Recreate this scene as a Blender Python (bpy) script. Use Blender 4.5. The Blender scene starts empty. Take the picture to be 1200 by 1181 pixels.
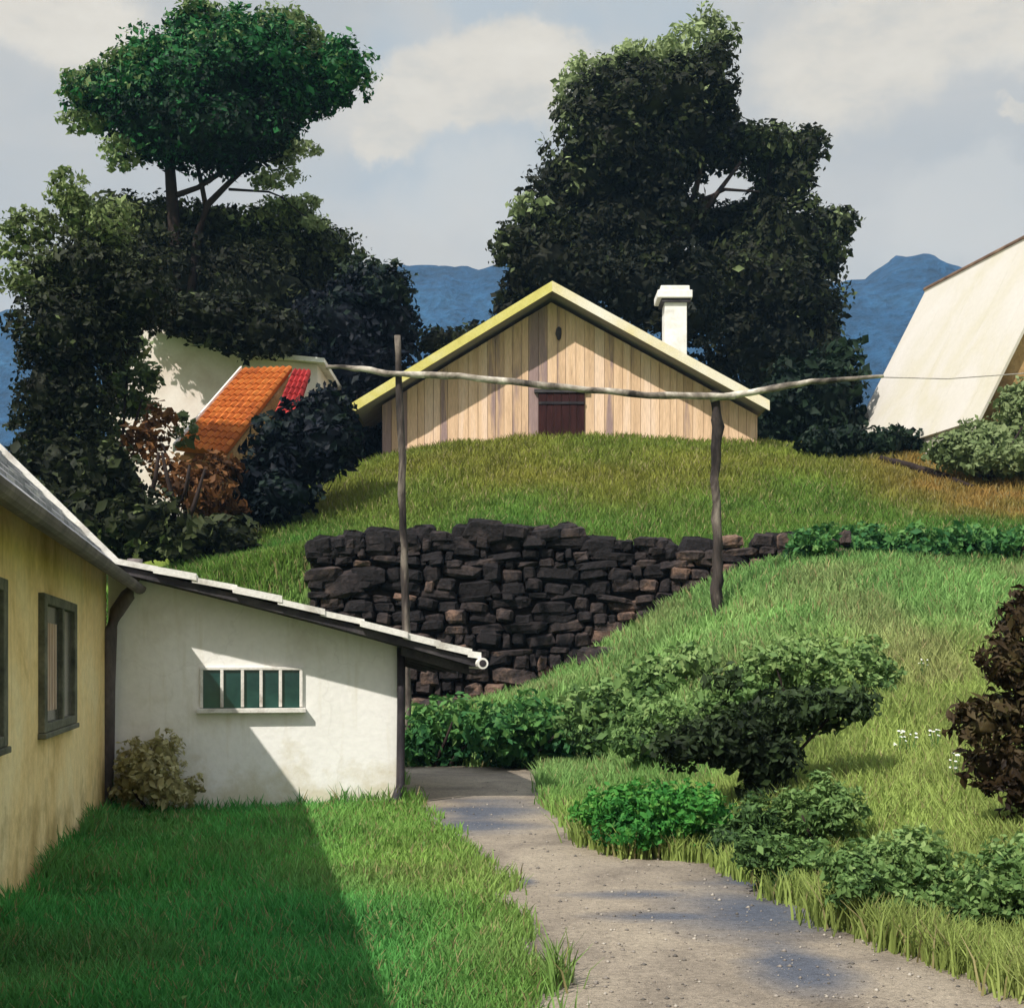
import bpy, math, random
import numpy as np
random.seed(7)
RNG = np.random.default_rng(7)
scene = bpy.context.scene
COL = scene.collection
EYE = 1.65
F = 1500.0
HZ = 779.0            # horizon row of the photograph


def P(px, py, d):
    """point seen at a photograph pixel, d metres in front of the camera"""
    return np.array([(px - 600.0) * d / F, d, EYE + (HZ - py) * d / F])


# ------------------------------------------------------------------ scene graph helpers
def tag(o, label=None, cat=None, group=None, kind=None):
    if label: o['label'] = label
    if cat: o['category'] = cat
    if group: o['group'] = group
    if kind: o['kind'] = kind
    return o


def thing(name, loc, label, cat, group=None):
    o = bpy.data.objects.new(name, None)
    COL.objects.link(o)
    o.location = [float(c) for c in loc]
    o.empty_display_size = 0.3
    return tag(o, label, cat, group)


def world_loc(o):
    v = np.array(o.location)
    if o.parent: v = v + world_loc(o.parent)
    return v


def link_mesh(name, me, mat, parent=None, bevel=0.0, smooth=False):
    o = bpy.data.objects.new(name, me)
    COL.objects.link(o)
    if mat: me.materials.append(mat)
    if parent is not None: o.parent = parent
    if smooth:
        me.polygons.foreach_set('use_smooth', [True] * len(me.polygons))
    if bevel:
        b = o.modifiers.new('bevel', 'BEVEL'); b.width = bevel; b.segments = 2; b.limit_method = 'ANGLE'
    return o


class MB:
    """collects shapes given in world coordinates; build() links ONE mesh"""
    def __init__(s):
        s.v = []; s.f = []; s.a = []

    def poly(s, verts, faces, attr=0.5):
        n = len(s.v)
        s.v += [tuple(float(c) for c in p) for p in verts]
        s.f += [tuple(i + n for i in f) for f in faces]
        s.a += [attr] * len(faces)

    def hexa(s, b, t, attr=0.5):
        """b,t: four points each, same winding"""
        s.poly(list(b) + list(t), [(3, 2, 1, 0), (4, 5, 6, 7), (0, 1, 5, 4), (1, 2, 6, 5), (2, 3, 7, 6), (3, 0, 4, 7)], attr)

    def box(s, fr, a, b, c, attr=0.5):
        o, x, y, z = fr
        pt = lambda i, j, k: o + x * i + y * j + z * k
        s.hexa([pt(a[0], b[0], c[0]), pt(a[1], b[0], c[0]), pt(a[1], b[1], c[0]), pt(a[0], b[1], c[0])],
               [pt(a[0], b[0], c[1]), pt(a[1], b[0], c[1]), pt(a[1], b[1], c[1]), pt(a[0], b[1], c[1])], attr)

    def prism(s, pts, ext, attr=0.5):
        """closed polygon pts swept by vector ext"""
        n = len(pts)
        q = [np.array(p) for p in pts]
        s.poly(q + [p + ext for p in q],
               [tuple(range(n - 1, -1, -1)), tuple(range(n, 2 * n))] +
               [(i, (i + 1) % n, n + (i + 1) % n, n + i) for i in range(n)], attr)

    def tube(s, pts, rad, n=9, attr=0.5, wob=0.0):
        pts = [np.array(p, float) for p in pts]
        if np.isscalar(rad): rad = [rad] * len(pts)
        rings = []
        for i, p in enumerate(pts):
            t = pts[min(i + 1, len(pts) - 1)] - pts[max(i - 1, 0)]
            t = t / (np.linalg.norm(t) + 1e-9)
            u = np.cross(t, [0.31, 0.17, 0.93] if abs(t[2]) < 0.9 else [1, 0.1, 0]); u /= np.linalg.norm(u)
            w = np.cross(t, u)
            rings.append([p + (u * math.cos(2 * math.pi * k / n) + w * math.sin(2 * math.pi * k / n)) * rad[i]
                          * (1 + wob * random.uniform(-1, 1)) for k in range(n)])
        v = [q for r in rings for q in r]
        f = []
        for i in range(len(pts) - 1):
            for k in range(n):
                f.append((i * n + k, i * n + (k + 1) % n, (i + 1) * n + (k + 1) % n, (i + 1) * n + k))
        f.append(tuple(range(n - 1, -1, -1)))
        f.append(tuple(range((len(pts) - 1) * n, len(pts) * n)))
        s.poly(v, f, attr)

    def build(s, name, mat, parent=None, bevel=0.0, smooth=False):
        off = world_loc(parent) if parent is not None else np.zeros(3)
        me = bpy.data.meshes.new(name)
        me.from_pydata([tuple(np.array(p) - off) for p in s.v], [], s.f)
        at = me.attributes.new('tone', 'FLOAT', 'FACE')
        at.data.foreach_set('value', s.a)
        me.update()
        return link_mesh(name, me, mat, parent, bevel, smooth)


def array_mesh(name, verts, faces, mat, parent=None, tone=None, col=None, smooth=False):
    """verts (N,3) world, faces (M,k) of one size"""
    off = world_loc(parent) if parent is not None else np.zeros(3)
    me = bpy.data.meshes.new(name)
    N, (M, k) = len(verts), faces.shape
    me.vertices.add(N)
    me.vertices.foreach_set('co', (verts - off).astype(np.float32).ravel())
    me.loops.add(M * k)
    me.loops.foreach_set('vertex_index', faces.astype(np.int32).ravel())
    me.polygons.add(M)
    me.polygons.foreach_set('loop_start', np.arange(0, M * k, k, dtype=np.int32))
    me.polygons.foreach_set('loop_total', np.full(M, k, dtype=np.int32))
    if tone is not None:
        me.attributes.new('tone', 'FLOAT', 'FACE').data.foreach_set('value', tone.astype(np.float32))
    if col is not None:
        me.attributes.new('tint', 'FLOAT_COLOR', 'POINT').data.foreach_set(
            'color', np.concatenate([col, np.ones((N, 1))], 1).astype(np.float32).ravel())
    me.update(calc_edges=True)
    me.validate()
    return link_mesh(name, me, mat, parent, 0, smooth)


# ------------------------------------------------------------------ materials
def new_mat(name):
    m = bpy.data.materials.new(name); m.use_nodes = True
    nt = m.node_tree
    return m, nt, nt.nodes['Principled BSDF']


def ramp(nt, cols, fac, pos=None):
    r = nt.nodes.new('ShaderNodeValToRGB')
    n = len(cols)
    while len(r.color_ramp.elements) < n: r.color_ramp.elements.new(0.5)
    for i, c in enumerate(cols):
        r.color_ramp.elements[i].position = pos[i] if pos else i / (n - 1)
        r.color_ramp.elements[i].color = (*c, 1)
    nt.links.new(fac, r.inputs[0])
    return r.outputs[0]


def noise(nt, scale, detail=5, stretch=(1, 1, 1), rough=0.55, dist=0.0, coord='Object'):
    tc = nt.nodes.new('ShaderNodeTexCoord'); mp = nt.nodes.new('ShaderNodeMapping')
    mp.inputs['Scale'].default_value = stretch
    n = nt.nodes.new('ShaderNodeTexNoise')
    n.inputs['Scale'].default_value = scale; n.inputs['Detail'].default_value = detail
    n.inputs['Roughness'].default_value = rough; n.inputs['Distortion'].default_value = dist
    nt.links.new(tc.outputs[coord], mp.inputs[0]); nt.links.new(mp.outputs[0], n.inputs['Vector'])
    return n.outputs['Fac']


def math_node(nt, op, a, b=None, c=None):
    n = nt.nodes.new('ShaderNodeMath'); n.operation = op
    for i, x in enumerate((a, b, c)):
        if x is None: continue
        if isinstance(x, (int, float)): n.inputs[i].default_value = x
        else: nt.links.new(x, n.inputs[i])
    return n.outputs[0]


def mix(nt, fac, a, b, typ='MIX'):
    n = nt.nodes.new('ShaderNodeMix'); n.data_type = 'RGBA'; n.blend_type = typ
    for sock, x in ((n.inputs[0], fac), (n.inputs[6], a), (n.inputs[7], b)):
        if isinstance(x, (int, float)): sock.default_value = x
        elif isinstance(x, tuple): sock.default_value = (*x, 1)
        else: nt.links.new(x, sock)
    return n.outputs[2]


def bump(nt, bsdf, h, strength=0.3, dist=0.02):
    b = nt.nodes.new('ShaderNodeBump'); b.inputs['Strength'].default_value = strength
    b.inputs['Distance'].default_value = dist
    nt.links.new(h, b.inputs['Height']); nt.links.new(b.outputs[0], bsdf.inputs['Normal'])


def attr(nt, name, out='Fac'):
    a = nt.nodes.new('ShaderNodeAttribute'); a.attribute_name = name
    return a.outputs[out]


def wash(name, cols, scale=1.5, rough=0.85, stretch=(1, 1, 1), b=0.25, bs=25, grain=0.25, spec=0.2, use_tone=0.0, pos=None, dist=0.02):
    """weathered surface: a low frequency stain ramp, a fine grain and a bump"""
    m, nt, p = new_mat(name)
    n1 = noise(nt, scale, 6, stretch, 0.6, 0.6)
    f = math_node(nt, 'MULTIPLY_ADD', math_node(nt, 'SUBTRACT', n1, 0.5), 2.2, 0.5)
    if use_tone:
        f = math_node(nt, 'MULTIPLY_ADD', math_node(nt, 'SUBTRACT', attr(nt, 'tone'), 0.5), use_tone, f)
    c = ramp(nt, cols, f, pos)
    n2 = noise(nt, bs, 6, stretch)
    if grain:
        g = ramp(nt, [(1 - grain,) * 3, (1 + grain * .6,) * 3], n2, [0.3, 0.7])
        c = mix(nt, 1.0, c, g, 'MULTIPLY')
    nt.links.new(c, p.inputs['Base Color'])
    p.inputs['Roughness'].default_value = rough
    p.inputs['Specular IOR Level'].default_value = spec
    if b: bump(nt, p, n2, b, dist)
    return m


def leaf_mat(name, cols, scale=0.35, trans=0.25, amp=0.9):
    """leaves: ramp driven by each leaf's own tone and by clumps of young and old growth"""
    m, nt, p = new_mat(name)
    n1 = noise(nt, scale, 3)
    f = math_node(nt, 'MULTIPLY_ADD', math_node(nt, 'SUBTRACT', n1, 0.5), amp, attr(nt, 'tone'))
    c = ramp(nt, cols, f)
    nt.links.new(c, p.inputs['Base Color'])
    p.inputs['Roughness'].default_value = 0.6
    p.inputs['Specular IOR Level'].default_value = 0.15
    tr = nt.nodes.new('ShaderNodeBsdfTranslucent')
    nt.links.new(c, tr.inputs[0])
    ms = nt.nodes.new('ShaderNodeMixShader'); ms.inputs[0].default_value = trans
    nt.links.new(p.outputs[0], ms.inputs[1]); nt.links.new(tr.outputs[0], ms.inputs[2])
    nt.links.new(ms.outputs[0], nt.nodes['Material Output'].inputs['Surface'])
    return m


M = {}
M['plaster_white'] = wash('white lime plaster', [(.70, .67, .60), (.83, .81, .77), (.87, .85, .82)], 0.9, b=.2, bs=14, grain=.05, pos=[0, .35, 1])
M['plaster_yellow'] = wash('ochre plaster', [(.52, .34, .11), (.84, .62, .29), (.88, .72, .40)], 0.8, b=.35, bs=11, grain=.12, pos=[0.05, .45, 1])
for nm, dirt in (('plaster_white', (.58, .52, .37)), ('plaster_yellow', (.34, .24, .09))):
    m = M[nm]; nt = m.node_tree; p = nt.nodes['Principled BSDF']
    src = p.inputs['Base Color'].links[0].from_socket
    tc = nt.nodes.new('ShaderNodeTexCoord'); sp = nt.nodes.new('ShaderNodeSeparateXYZ'); nt.links.new(tc.outputs['Object'], sp.inputs[0])
    n = noise(nt, 2.2, 7, rough=.65); n2 = noise(nt, 6, 5, (1.6, 1.6, .16))
    k = math_node(nt, 'SUBTRACT', math_node(nt, 'MULTIPLY_ADD', math_node(nt, 'SUBTRACT', n, .5), 2.4, .42), sp.outputs['Z'])
    mr = nt.nodes.new('ShaderNodeMapRange'); mr.inputs[1].default_value = -.15; mr.inputs[2].default_value = .35; nt.links.new(k, mr.inputs[0])
    st = nt.nodes.new('ShaderNodeMapRange'); st.inputs[1].default_value = .56; st.inputs[2].default_value = .80; st.inputs[4].default_value = .4; nt.links.new(n2, st.inputs[0])
    f = math_node(nt, 'MAXIMUM', math_node(nt, 'MULTIPLY', mr.outputs[0], .75), st.outputs[0])
    c = mix(nt, f, src, dirt)
    vo = nt.nodes.new('ShaderNodeTexVoronoi'); vo.feature = 'DISTANCE_TO_EDGE'; vo.inputs['Scale'].default_value = .55
    wv = nt.nodes.new('ShaderNodeTexNoise'); wv.inputs['Scale'].default_value = 3; wv.inputs['Detail'].default_value = 6
    nt.links.new(tc.outputs['Object'], wv.inputs['Vector'])
    va = nt.nodes.new('ShaderNodeVectorMath'); va.operation = 'MULTIPLY_ADD'; va.inputs[1].default_value = (.5, .5, .5)
    nt.links.new(wv.outputs['Color'], va.inputs[0]); nt.links.new(tc.outputs['Object'], va.inputs[2]); nt.links.new(va.outputs[0], vo.inputs['Vector'])
    cr = nt.nodes.new('ShaderNodeMapRange'); cr.inputs[1].default_value = .002; cr.inputs[2].default_value = .007; cr.inputs[3].default_value = .09; cr.inputs[4].default_value = 0
    nt.links.new(vo.outputs['Distance'], cr.inputs[0])
    c = mix(nt, cr.outputs[0], c, tuple(q * .5 for q in dirt))
    nt.links.new(c, p.inputs['Base Color'])
M['slate'] = wash('grey slate', [(.17, .17, .19), (.34, .33, .35), (.60, .57, .55)], 1.6, b=.3, bs=20, use_tone=0.9)
M['white_trim'] = wash('weathered white paint', [(.42, .38, .33), (.72, .69, .64), (.82, .79, .74)], 2.2, b=.3, bs=30, grain=.12, pos=[.1, .4, 1])
M['dark_trim'] = wash('dark timber', [(.02, .018, .022), (.05, .045, .05), (.09, .08, .08)], 3, b=.3, bs=30)
M['pipe_brown'] = wash('grey brown pipe', [(.05, .045, .045), (.12, .10, .10), (.20, .17, .16)], 2.5, rough=.6, b=.15, bs=30, stretch=(1, 1, .3))
M['pipe_black'] = wash('black iron pipe', [(.012, .010, .012), (.03, .025, .03), (.06, .05, .05)], 2.5, rough=.5, b=.15, bs=30)
M['glass_teal'] = wash('dark green glass', [(.006, .03, .03), (.012, .05, .045), (.02, .07, .06)], 3, rough=.12, b=0, grain=0, spec=.5)
M['glass_dark'] = wash('dark window glass', [(.03, .03, .025), (.07, .07, .06), (.13, .11, .09)], 3, rough=.15, b=0, grain=0, spec=.5)
M['frame_green'] = wash('grey green frame', [(.06, .06, .045), (.12, .12, .085), (.19, .18, .13)], 4, b=.2, bs=30)
M['curtain'] = wash('faded curtain', [(.35, .22, .14), (.5, .36, .26), (.55, .42, .33)], 3, b=.2, bs=10, stretch=(1, 1, .2))
M['boards'] = wash('tan barn boards', [(.30, .21, .20), (.58, .39, .25), (.72, .50, .33), (.76, .56, .42)], 1.1, b=.35, bs=18, stretch=(3, 3, .22), grain=.2, use_tone=1.0, pos=[0.02, .3, .65, 1])
M['door'] = wash('dark maroon door', [(.018, .004, .005), (.03, .008, .008), (.045, .013, .011)], 3, b=.3, bs=20, stretch=(3, 3, .3))
M['yellow_trim'] = wash('yellow painted verge', [(.44, .38, .09), (.58, .52, .16), (.64, .59, .30)], 1.2, b=.2, bs=20, grain=.1)
M['cream_trim'] = wash('cream verge', [(.62, .52, .22), (.70, .64, .50), (.75, .72, .64)], .5, b=.2, bs=20, grain=.1)
M['soffit'] = wash('grey lilac soffit', [(.25, .22, .25), (.36, .32, .36), (.42, .38, .42)], 1.5, b=.2, bs=20, stretch=(1, 4, 1))
M['roof_old'] = wash('old roofing', [(.22, .2, .15), (.35, .32, .22), (.45, .42, .3)], 1.5, b=.3, bs=15)
M['cream_roof'] = wash('whitewashed metal roof', [(.46, .42, .31), (.50, .465, .41), (.53, .495, .46)], .45, b=.12, bs=12, grain=.05, stretch=(1, 1, .5))
M['ochre_wall'] = wash('ochre boards', [(.2, .12, .05), (.36, .22, .09), (.45, .3, .15)], 1.2, b=.3, bs=14)
M['ridge_brown'] = wash('brown ridge cap', [(.09, .055, .04), (.16, .1, .07), (.24, .16, .11)], 2, b=.2)
M['pink_plaster'] = wash('pale pink plaster', [(.52, .43, .36), (.68, .60, .55), (.74, .68, .64)], .6, b=.2, bs=10, grain=.05)
M['tile_orange'] = wash('orange clay tiles', [(.30, .075, .018), (.47, .13, .025), (.55, .19, .04)], .7, b=.5, bs=9, grain=.2, use_tone=.5)
M['tile_red'] = wash('red clay tiles', [(.26, .02, .02), (.40, .035, .035), (.45, .06, .05)], 1, b=.4, bs=9, grain=.15)
M['stone'] = wash('dark field stone', [(.012, .010, .011), (.030, .023, .023), (.058, .042, .037), (.17, .105, .078)], 2.2, b=.7, bs=12, grain=.4, use_tone=1.1, pos=[.15, .45, .72, 1.0], dist=.06)
M['log'] = wash('weathered log', [(.03, .025, .022), (.24, .205, .17), (.60, .55, .47)], 3.0, b=.5, bs=22, stretch=(.5, .5, .5), grain=.3, pos=[.2, .5, .85])
M['post'] = wash('weathered post', [(.018, .014, .014), (.06, .047, .042), (.26, .22, .18)], 3.0, b=.5, bs=22, stretch=(1, 1, .25), grain=.3, pos=[.25, .55, .95])
M['bark'] = wash('dark bark', [(.010, .007, .006), (.022, .014, .012), (.04, .025, .02)], 4, b=.6, bs=14, stretch=(1, 1, .3))
M['chimney'] = wash('whitewashed masonry', [(.6, .58, .54), (.76, .74, .70), (.82, .80, .77)], 2, b=.3, bs=12, grain=.08)
M['wire'] = wash('grey wire', [(.2, .18, .16), (.3, .27, .25), (.35, .32, .3)], 5, b=0)

M['pine'] = leaf_mat('umbrella pine needles', [(.003, .008, .004), (.007, .030, .011), (.022, .145, .036), (.19, .25, .10)], .30)
M['oak_dark'] = leaf_mat('dark olive leaves', [(.007, .008, .004), (.014, .018, .008), (.045, .055, .020), (.19, .24, .09)], .3)
M['navy'] = leaf_mat('blue black needles', [(.003, .004, .010), (.005, .008, .014), (.010, .022, .016), (.05, .07, .03)], .4)
M['tall_dark'] = leaf_mat('dark brown green leaves', [(.006, .010, .006), (.016, .017, .008), (.036, .050, .016), (.30, .37, .17)], .25)
M['under'] = leaf_mat('dark understory leaves', [(.004, .010, .007), (.010, .022, .012), (.022, .045, .020), (.07, .11, .04)], .4)
M['hedge'] = leaf_mat('green hedge leaves', [(.012, .055, .022), (.04, .14, .04), (.11, .24, .06), (.24, .36, .12)], .9, .3)
M['shrub'] = leaf_mat('shrub leaves', [(.020, .042, .016), (.065, .13, .038), (.15, .25, .075), (.26, .36, .13)], .9, .3)
M['shrub_dark'] = leaf_mat('dark shrub leaves', [(.009, .013, .007), (.020, .032, .013), (.040, .066, .024), (.10, .16, .05)], .9)
M['bright'] = leaf_mat('bright green leaves', [(.014, .08, .018), (.035, .17, .03), (.08, .27, .045), (.2, .35, .08)], .9, .3)
M['olive'] = leaf_mat('pale olive leaves', [(.16, .15, .06), (.32, .29, .13), (.43, .40, .2), (.5, .47, .27)], 1.2, .3)
M['russet'] = leaf_mat('russet leaves', [(.014, .008, .005), (.035, .022, .010), (.060, .042, .018), (.10, .09, .035)], 1.6, .2)
M['sage'] = leaf_mat('grey green leaves', [(.06, .08, .032), (.11, .155, .06), (.17, .22, .09), (.26, .31, .15)], .6)
M['rust'] = leaf_mat('rusty leaves', [(.03, .016, .008), (.11, .045, .015), (.22, .10, .035), (.34, .22, .1)], .8, .25)

# ------------------------------------------------------------------ terrain
V2 = np.array([.979, .203, 0]); U2 = np.array([-.203, .979, 0]); Z = np.array([0, 0, 1.0])
HF = (np.zeros(3), V2, U2, Z)                    # the farm buildings' own frame (across, along, up)


def VU(v, u, z): return V2 * v + U2 * u + Z * z


class TPS:
    def __init__(s, pts, lam=0.02):
        p = np.array(pts); s.xy = p[:, :2]; n = len(p)
        K = s.k(s.xy, s.xy) + lam * np.eye(n)
        Q = np.concatenate([np.ones((n, 1)), s.xy], 1)
        A = np.block([[K, Q], [Q.T, np.zeros((3, 3))]])
        s.w = np.linalg.solve(A, np.concatenate([p[:, 2], np.zeros(3)]))

    @staticmethod
    def k(a, b):
        d2 = ((a[:, None] - b[None]) ** 2).sum(-1) + 1e-9
        return 0.5 * d2 * np.log(d2)

    def __call__(s, x, y):
        out = np.empty(len(x))
        for i in range(0, len(x), 20000):
            q = np.stack([x[i:i + 20000], y[i:i + 20000]], 1)
            out[i:i + 20000] = s.k(q, s.xy) @ s.w[:-3] + s.w[-3] + q @ s.w[-2:]
        return out


low = [P(*a) for a in [
    (1200, 1100, 7), (1200, 1000, 9), (1400, 960, 9), (1000, 1000, 10.5), (1200, 850, 14), (1000, 855, 14.5), (930, 945, 12),
    (1200, 720, 20), (1000, 720, 20), (1350, 720, 20), (845, 714, 22), (930, 660, 25), (1200, 655, 25), (1060, 655, 25), (1400, 655, 25),
    (760, 772, 22), (690, 850, 19), (600, 850, 20.5), (500, 850, 22), (565, 892, 20), (850, 925, 14.5), (700, 915, 17),
    (480, 840, 24.5), (560, 832, 24.5), (640, 800, 24.5), (480, 830, 25.4), (560, 822, 25.4), (720, 762, 24.3), (775, 718, 24.5), (840, 680, 25),
    (400, 760, 25), (330, 730, 26), (250, 735, 26), (60, 760, 26), (-200, 770, 26), (200, 860, 21), (0, 860, 21)]]
low += [np.array([x, y, 0.0]) for x, y in [(-8, 2), (-3, 0), (1, 0), (4, 2), (-2, 6), (-1, 10), (-2, 14), (-.5, 17), (.2, 12), (1.5, 8), (-9, 10), (-9, 16), (0.5, 20), (-1.5, 20.5), (-4, 20)]]
up = [P(*a) for a in [
    (350, 655, 26.5), (480, 640, 25.7), (560, 636, 25.7), (640, 634, 25.7), (700, 652, 25.7), (780, 656, 25.7), (850, 652, 25.7), (930, 640, 26),
    (1060, 640, 26), (1200, 642, 26), (1400, 640, 26), (260, 668, 26), (150, 690, 26), (0, 700, 26), (-200, 710, 26),
    (480, 588, 33), (600, 574, 33), (800, 578, 33), (1000, 584, 33), (1200, 586, 33), (1400, 580, 33),
    (440, 548, 38), (385, 570, 36), (335, 606, 34), (300, 632, 32), (272, 655, 30),
    (475, 536, 40), (550, 523, 40), (660, 518, 40), (780, 519, 40), (890, 524, 40), (1000, 531, 40), (1100, 532, 39), (1200, 524, 38), (1400, 510, 38),
    (310, 600, 40), (200, 622, 40), (100, 640, 40), (0, 650, 40), (-200, 660, 40), (1000, 545, 50), (700, 545, 50), (450, 570, 50), (200, 620, 50), (1300, 530, 50), (0, 640, 50)]]
T_low, T_up = TPS(low), TPS(up)


def px_ground(px, py):
    d = EYE * F / (py - HZ)
    return np.array([(px - 600) * d / F, d])


pl = [px_ground(*a) for a in [(612, 1181), (600, 1120), (592, 1080), (570, 1030), (556, 1000), (528, 984), (498, 968), (486, 950)]]
pr = [px_ground(*a) for a in [(640, 902), (652, 940), (664, 966), (690, 986), (740, 1006), (830, 1013), (900, 1036), (950, 1066), (1000, 1090), (1100, 1130), (1200, 1165)]]
PATH = np.array([(0.35, -6), (0.2, 4)] + [tuple(p) for p in pl] + [(-1.35, 17), (-1.9, 19.0), (-6, 19.6), (-6, 21.2), (-1, 21.0)] + [tuple(p) for p in pr] + [(3.5, 5.2), (5, 2), (5, -6)])


def poly_dist(x, y, poly):
    """signed distance, negative inside"""
    q = np.stack([x, y], 1)
    best = np.full(len(x), 1e9); inside = np.zeros(len(x), bool)
    for i in range(len(poly)):
        a, b = poly[i], poly[(i + 1) % len(poly)]
        ab = b - a
        t = np.clip(((q - a) @ ab) / (ab @ ab + 1e-12), 0, 1)
        best = np.minimum(best, np.hypot(*(q - a - t[:, None] * ab).T))
        c = (a[1] > y) != (b[1] > y)
        xx = (b[0] - a[0]) * (y - a[1]) / (b[1] - a[1] + 1e-12) + a[0]
        inside ^= c & (x < xx)
    return np.where(inside, -best, best)


def sst(a, b, x):
    t = np.clip((x - a) / (b - a), 0, 1)
    return t * t * (3 - 2 * t)


def vnoise(x, y, s, seed=0):
    """smooth value noise in numpy"""
    x = x / s + 100.5 + seed * 7.3; y = y / s + 200.5 + seed * 3.1
    xi = np.floor(x).astype(np.int64); yi = np.floor(y).astype(np.int64)
    fx = x - xi; fy = y - yi
    fx = fx * fx * (3 - 2 * fx); fy = fy * fy * (3 - 2 * fy)

    def h(a, b):
        n = (a * 374761393 + b * 668265263 + seed * 974711) & 0x7fffffff
        n = ((n ^ (n >> 13)) * 1274126177) & 0x7fffffff
        return ((n ^ (n >> 16)) & 0xffff) / 65535.0
    return (h(xi, yi) * (1 - fx) + h(xi + 1, yi) * fx) * (1 - fy) + (h(xi, yi + 1) * (1 - fx) + h(xi + 1, yi + 1) * fx) * fy


WX0, WX1 = -3.9, 5.3


def wall_y(x): return 25.3 + 0.25 * np.sin(x * .5 + 1)


def ground(x, y):
    x = np.atleast_1d(np.asarray(x, float)); y = np.atleast_1d(np.asarray(y, float))
    a = T_low(np.clip(x, -25, 25), np.clip(y, -3, 27)); b = T_up(np.clip(x, -30, 30), np.clip(y, 24, 55))
    a = np.maximum(a, np.where(y < 12, -0.02, -0.1))
    out = np.maximum(np.maximum(WX0 - x, x - WX1), 0)
    w = 0.16 + np.minimum(out * .5, 2.5)
    s = sst(-w * .3, w, y - wall_y(x))
    z = a * (1 - s) + b * s
    dp = poly_dist(x, y, PATH)
    flat = sst(0.3, 1.7, dp)
    lawn = (x < .3) & (y < 16)
    z = z + (vnoise(x, y, 1.7, 1) - .5) * .10 * np.where(lawn, .4, 1) + (vnoise(x, y, .5, 2) - .5) * .05
    z = z * flat
    core = (1 - sst(30, 60, np.abs(x))) * (1 - sst(56, 90, y)) * sst(-30, -6, y)
    return z * core + (1 - core) * (3.0 * sst(10, 70, y))


def g1(x, y): return float(ground([x], [y])[0])


def ground_col(x, y, bare=False):
    n = vnoise(x, y, 2.6, 5); n2 = vnoise(x, y, .7, 6); n3 = vnoise(x, y, 6, 8)
    c = np.zeros((len(x), 3))
    L = lambda a, b, t: np.array(a)[None] * (1 - t[:, None]) + np.array(b)[None] * t[:, None]
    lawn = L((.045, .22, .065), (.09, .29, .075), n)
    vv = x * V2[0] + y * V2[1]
    tl = (sst(.2, 1.7, vv + (n - .5) * .8) * .9)[:, None]  # lawn paled past the house shadow's edge, sunlight put into the colour
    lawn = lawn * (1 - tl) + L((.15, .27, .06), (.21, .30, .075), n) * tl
    mead = L((.17, .30, .065), (.29, .34, .095), np.clip(n * .6 + n3 * .5, 0, 1))
    bank = L((.15, .29, .08), (.24, .37, .12), n)
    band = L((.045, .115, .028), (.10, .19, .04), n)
    terr_lo = L((.065, .17, .028), (.14, .22, .04), n)
    terr_hi = L((.135, .20, .032), (.205, .20, .036), n)
    ochre = L((.25, .17, .045), (.30, .16, .05), n)
    right = sst(0.0, .8, poly_dist(x, y, PATH)) * (x > 0.0)
    left = ((x < 0.55) & (y < 11)) | ((x < -.2) & (y < 17))
    lower = L((.0, .0, .0), (1, 1, 1), np.zeros(len(x))) + mead
    k = sst(16, 20, y + (x < 3) * 3)[:, None]
    lower = lower * (1 - k) + bank * k
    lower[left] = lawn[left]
    t = sst(27.5, 36, y + (n - .5) * 3)[:, None]
    upper = terr_lo * (1 - t) + terr_hi * t
    rr = (sst(8.5, 12, x) * sst(28, 31, y) * (1 - sst(37, 40, y)))[:, None] * np.clip(n2[:, None] * .5 + .6, 0, 1)
    upper = upper * (1 - rr) + ochre * rr
    s = sst(-.2, .3, y - wall_y(x))[:, None]
    c = lower * (1 - s) + upper * s
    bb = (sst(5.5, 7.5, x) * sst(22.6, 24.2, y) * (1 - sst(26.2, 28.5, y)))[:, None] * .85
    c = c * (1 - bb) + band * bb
    dpp = poly_dist(x, y, PATH) + (n2 - .5) * .3
    ed = (1 - sst(.12, .42, dpp))[:, None]
    if bare: c = c * (1 - ed) + np.array([[.17, .14, .095]]) * ed
    soil = ((np.abs(y - wall_y(x) + .1) < .5) & (x > WX0 - .1) & (x < WX1 + .3))[:, None]
    c = np.where(soil, np.array([[.03, .024, .018]]), c)
    far = sst(60, 120, np.hypot(x, y - 20))[:, None]
    c = c * (1 - far) + np.array([[.07, .11, .03]]) * far
    worn = (sst(.62, .8, vnoise(x, y, 1.3, 51)) * np.where(x > .3, .45, .22) * (y < 25))[:, None]
    c = c * (1 - worn) + c.mean(1, keepdims=True) * np.array([[1.25, 1.15, .55]]) * worn
    return c * (0.78 + .44 * n2[:, None])


def axis(lo, hi, step, far_lo, far_hi):
    a = list(np.arange(lo, hi + 1e-6, step))
    s = step
    while a[-1] < far_hi: s *= 1.35; a.append(a[-1] + s)
    s = step
    while a[0] > far_lo: s *= 1.35; a.insert(0, a[0] - s)
    return np.array(a)


xs = axis(-16, 20, .22, -1800, 1800)
ys = np.concatenate([axis(2, 25.0, .22, -60, 24.9)[:-1], np.arange(25.0, 26.4, .05), axis(26.4, 50, .25, 26.3, 1800)[1:]])
ys = np.unique(np.round(ys, 4))
gx, gy = np.meshgrid(xs, ys)
gx, gy = gx.ravel(), gy.ravel()
gz = ground(gx, gy)
nx, ny = len(xs), len(ys)
ii = (np.arange(ny - 1)[:, None] * nx + np.arange(nx - 1)[None]).ravel()
gf = np.stack([ii, ii + 1, ii + nx + 1, ii + nx], 1)


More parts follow.
